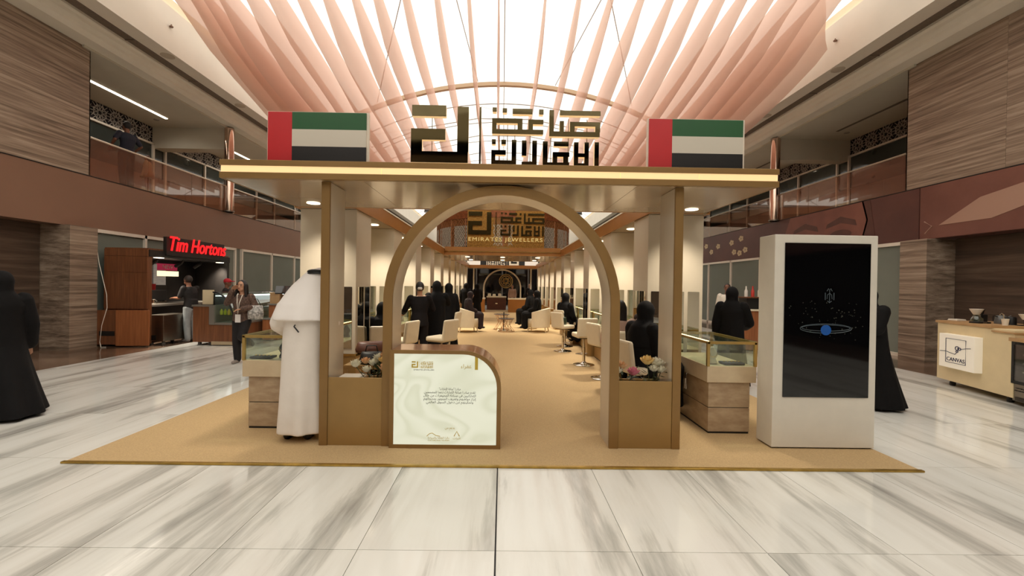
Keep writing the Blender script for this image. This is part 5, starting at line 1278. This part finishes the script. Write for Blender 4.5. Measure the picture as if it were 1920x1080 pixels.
# --- baristas
person('barista in black polo and pale jeans working at the kiosk worktop', (-7.92, 10.95, 0), R(78), 1.70,
       dict(chest=(0, .02, .74), neck=(0, .035, .83), head=(0, .065, .915), shL=(-.105, .02, .80), shR=(.105, .02, .80), elL=(-.13, .07, .65), wrL=(-.08, .22, .65), elR=(.13, .08, .65), wrR=(.08, .21, .68)), skin=SKIN_D,
       clothes=[('top', mat('black_polo', (30, 27, 27), .8), dict(sleeve='short', name='polo_shirt')), ('trousers', mat('pale_denim', (168, 174, 176), .8, var=.15), dict(name='jeans')), ('hair', mat('grey_black_hair', (52, 44, 40), .6)), ('shoes', mat('grey_shoe'))])
person('barista in red cap standing behind the cake counter', (-7.62, 11.9, 0), R(-70), 1.62, {}, skin=SKIN_D, clothes=[('top', mat('black_polo'), dict(sleeve='short', name='polo_shirt')), ('trousers', SUIT), ('cap', mat('red_cap', (190, 34, 48), .7)), ('shoes', BLACK)], fine=.013)
# --- veiled women
def veiled(label, loc, rz, H, pose=None, hem=(.24, .22), off=(0, 0), sit=False, ph=0, drop=.16, hands=True, face=True, m=ABAYA):
    cl = [('robe_sit', m, dict(name='abaya')) if sit else ('robe', m, dict(hem=hem, hem_off=off, ph=ph, name='abaya')), ('hood', m, dict(drop=drop, name='head_scarf')), ('shoes', BLACK)]
    return person(label, loc, rz, H, pose, SIT if sit else JD, clothes=cl, fine=.012, hands=hands, face=face)
veiled('woman in flowing black abaya walking at the left edge of the floor', (-5.62, 4.85, 0), R(62), 1.62, dict(anR=(.06, -.20, .06), knR=(.055, -.06, .28), anL=(-.05, .06, .045)), hem=(.34, .42), off=(0, -.08), ph=1)
veiled('woman in black abaya walking behind the tall screen at right', (4.93, 5.6, 0), R(80), 1.60, dict(head=(.01, .05, .92), chest=(0, .02, .735), neck=(0, .03, .83), elL=(-.13, .05, .66), wrL=(-.05, .13, .62), elR=(.13, .05, .66), wrR=(.05, .13, .62)), hem=(.25, .30), off=(0, -.07), ph=2)
veiled('woman in black abaya standing beyond the right front counter', (3.66, 6.75, 0), R(-40), 1.575, dict(elR=(.15, .05, .64), wrR=(.09, .16, .6)), hem=(.27, .25), ph=.5)
veiled('veiled woman in black seated just inside the right column', (1.65, 4.98, CZ), R(-65), 1.66, dict(head=(.0, .04, .755)), sit=True)
veiled('veiled woman in black sitting on a far right bar stool', (1.62, 10.9, CZ), R(-50), 1.64, sit=True)
veiled('veiled woman in black standing close behind the woman in the suit', (-1.33, 8.7, CZ), R(15), 1.60, dict(elR=(.15, .05, .72), wrR=(.10, .12, .80)), hem=(.25, .23), ph=.2)
veiled('veiled woman in black, third in the group standing at left', (-1.24, 9.9, CZ), R(35), 1.56, {}, hem=(.25, .23), ph=1.2)
veiled('woman in black seated in the first left bay, mostly behind the arch leg', (-1.75, 6.3, CZ), R(20), 1.55, dict(head=(0, .06, .74)), sit=True)
veiled('woman in dark patterned abaya seated in the left tub armchair', (-1.10, 14.02, CZ - .02), R(-70), 1.62, dict(head=(0, .05, .755)), sit=True, m=mat('plum_patterned_cloth', (46, 24, 28), .8, col2=(20, 14, 16), vscale=14))
veiled('veiled woman in black seated in the right tub armchair', (1.18, 14.3, CZ - .02), R(80), 1.68, sit=True)
veiled('woman in black seated behind the right tub armchair', (1.02, 15.3, CZ + .02), R(60), 1.66, sit=True)
veiled('veiled woman in black standing left of the far arch, nearer the booths', (-1.55, 18.4, CZ), R(-20), 1.60, {}, ph=.4, hands=False)
veiled('veiled woman in black standing left of the far arch, beside the counter', (-1.15, 19.8, CZ), R(40), 1.58, {}, ph=1.4, hands=False)
st2 = thing('seat_pouf', 'cream round pouf under the woman behind the right armchair', 'pouf', (1.02, 15.3, CZ)); MB().lathe([(.22, 0), (.26, .03), (.27, .30), (.24, .40), (.0, .42)], n=24).build('cushion', LEATHER, st2, smooth=True); MB().lathe([(.2, -.0), (.2, .01)], n=20).build('glide', BLACK, st2)
# woman in suit
sw = person('woman in black trouser suit with hair bun, seen from behind at the left booths', (-1.55, 8.05, CZ), R(12), 1.58, dict(elL=(-.17, .05, .66), wrL=(-.19, .17, .62), elR=(.16, .06, .67), wrR=(.10, .15, .78), head=(.0, .01, .925)),
       clothes=[('top', SUIT, dict(name='jacket', hem=.06)), ('trousers', SUIT), ('hair', HAIR, dict(bun=1)), ('shoes', BLACK)])
MB().loft([(.0, -.125, 1.425, .036, .012), (0, -.14, 1.45, .045, .02), (0, -.135, 1.475, .036, .012)], 14).build('hair_scrunchie', mat('white_satin', (226, 216, 208), .4), sw, smooth='all')
# long-haired woman in the right booth
person('woman with long dark hair and beige top seated in the right booth', (1.68, 6.05, CZ), R(-10), 1.62, {}, SIT, clothes=[('top', mat('beige_knit', (196, 164, 146), .8), dict(name='beige_top')), ('trousers', SUIT), ('hair', HAIR, dict(len=.22)), ('shoes', BLACK)], fine=.012)
# man by the far right cafe
person('man in white shirt with short black hair behind the right cafe counter', (6.15, 11.6, 0), R(150), 1.68, {}, skin=SKIN_D, clothes=[('top', FRAME, dict(name='shirt')), ('trousers', SUIT), ('hair', HAIR), ('shoes', BLACK)], fine=.013)
# far people
person('woman in beige top standing by the far gold counter', (.62, 26.0, CZ), R(170), 1.58, {}, clothes=[('top', mat('beige_knit'), dict(name='beige_top')), ('trousers', SUIT), ('hair', HAIR, dict(len=.1)), ('shoes', BLACK)], fine=.014)
person('person in dark jacket standing right of the far arch', (1.75, 27.2, CZ), R(160), 1.66, {}, clothes=[('top', SUIT, dict(name='jacket')), ('trousers', SUIT), ('hair', HAIR), ('shoes', BLACK)], fine=.014)
# upper floor
person('man in navy shirt leaning at the upper left balustrade', (-9.8, 11.2, 3.92), R(80), 1.72, dict(chest=(0, -.02, .74), elL=(-.19, -.03, .68), wrL=(-.17, .06, .60), elR=(.19, -.03, .68), wrR=(.17, .06, .60)), skin=SKIN_D, clothes=[('top', mat('navy_shirt', (34, 36, 52), .8), dict(sleeve='short', name='shirt')), ('trousers', mat('dark_trousers', (60, 44, 40), .8)), ('hair', HAIR), ('shoes', BLACK)], fine=.013)
person('child in cream dress behind the upper left balustrade glass', (-9.88, 11.95, 3.92), R(120), 1.08, {}, clothes=[('robe', mat('cream_dress', (226, 200, 160), .8), dict(hem=(.17, .16), zh=.42, name='dress', sl=[.05, .045, .03])), ('hair', mat('brown_hair', (92, 60, 44), .5), dict(len=.12)), ('shoes', BLACK)], fine=.010)
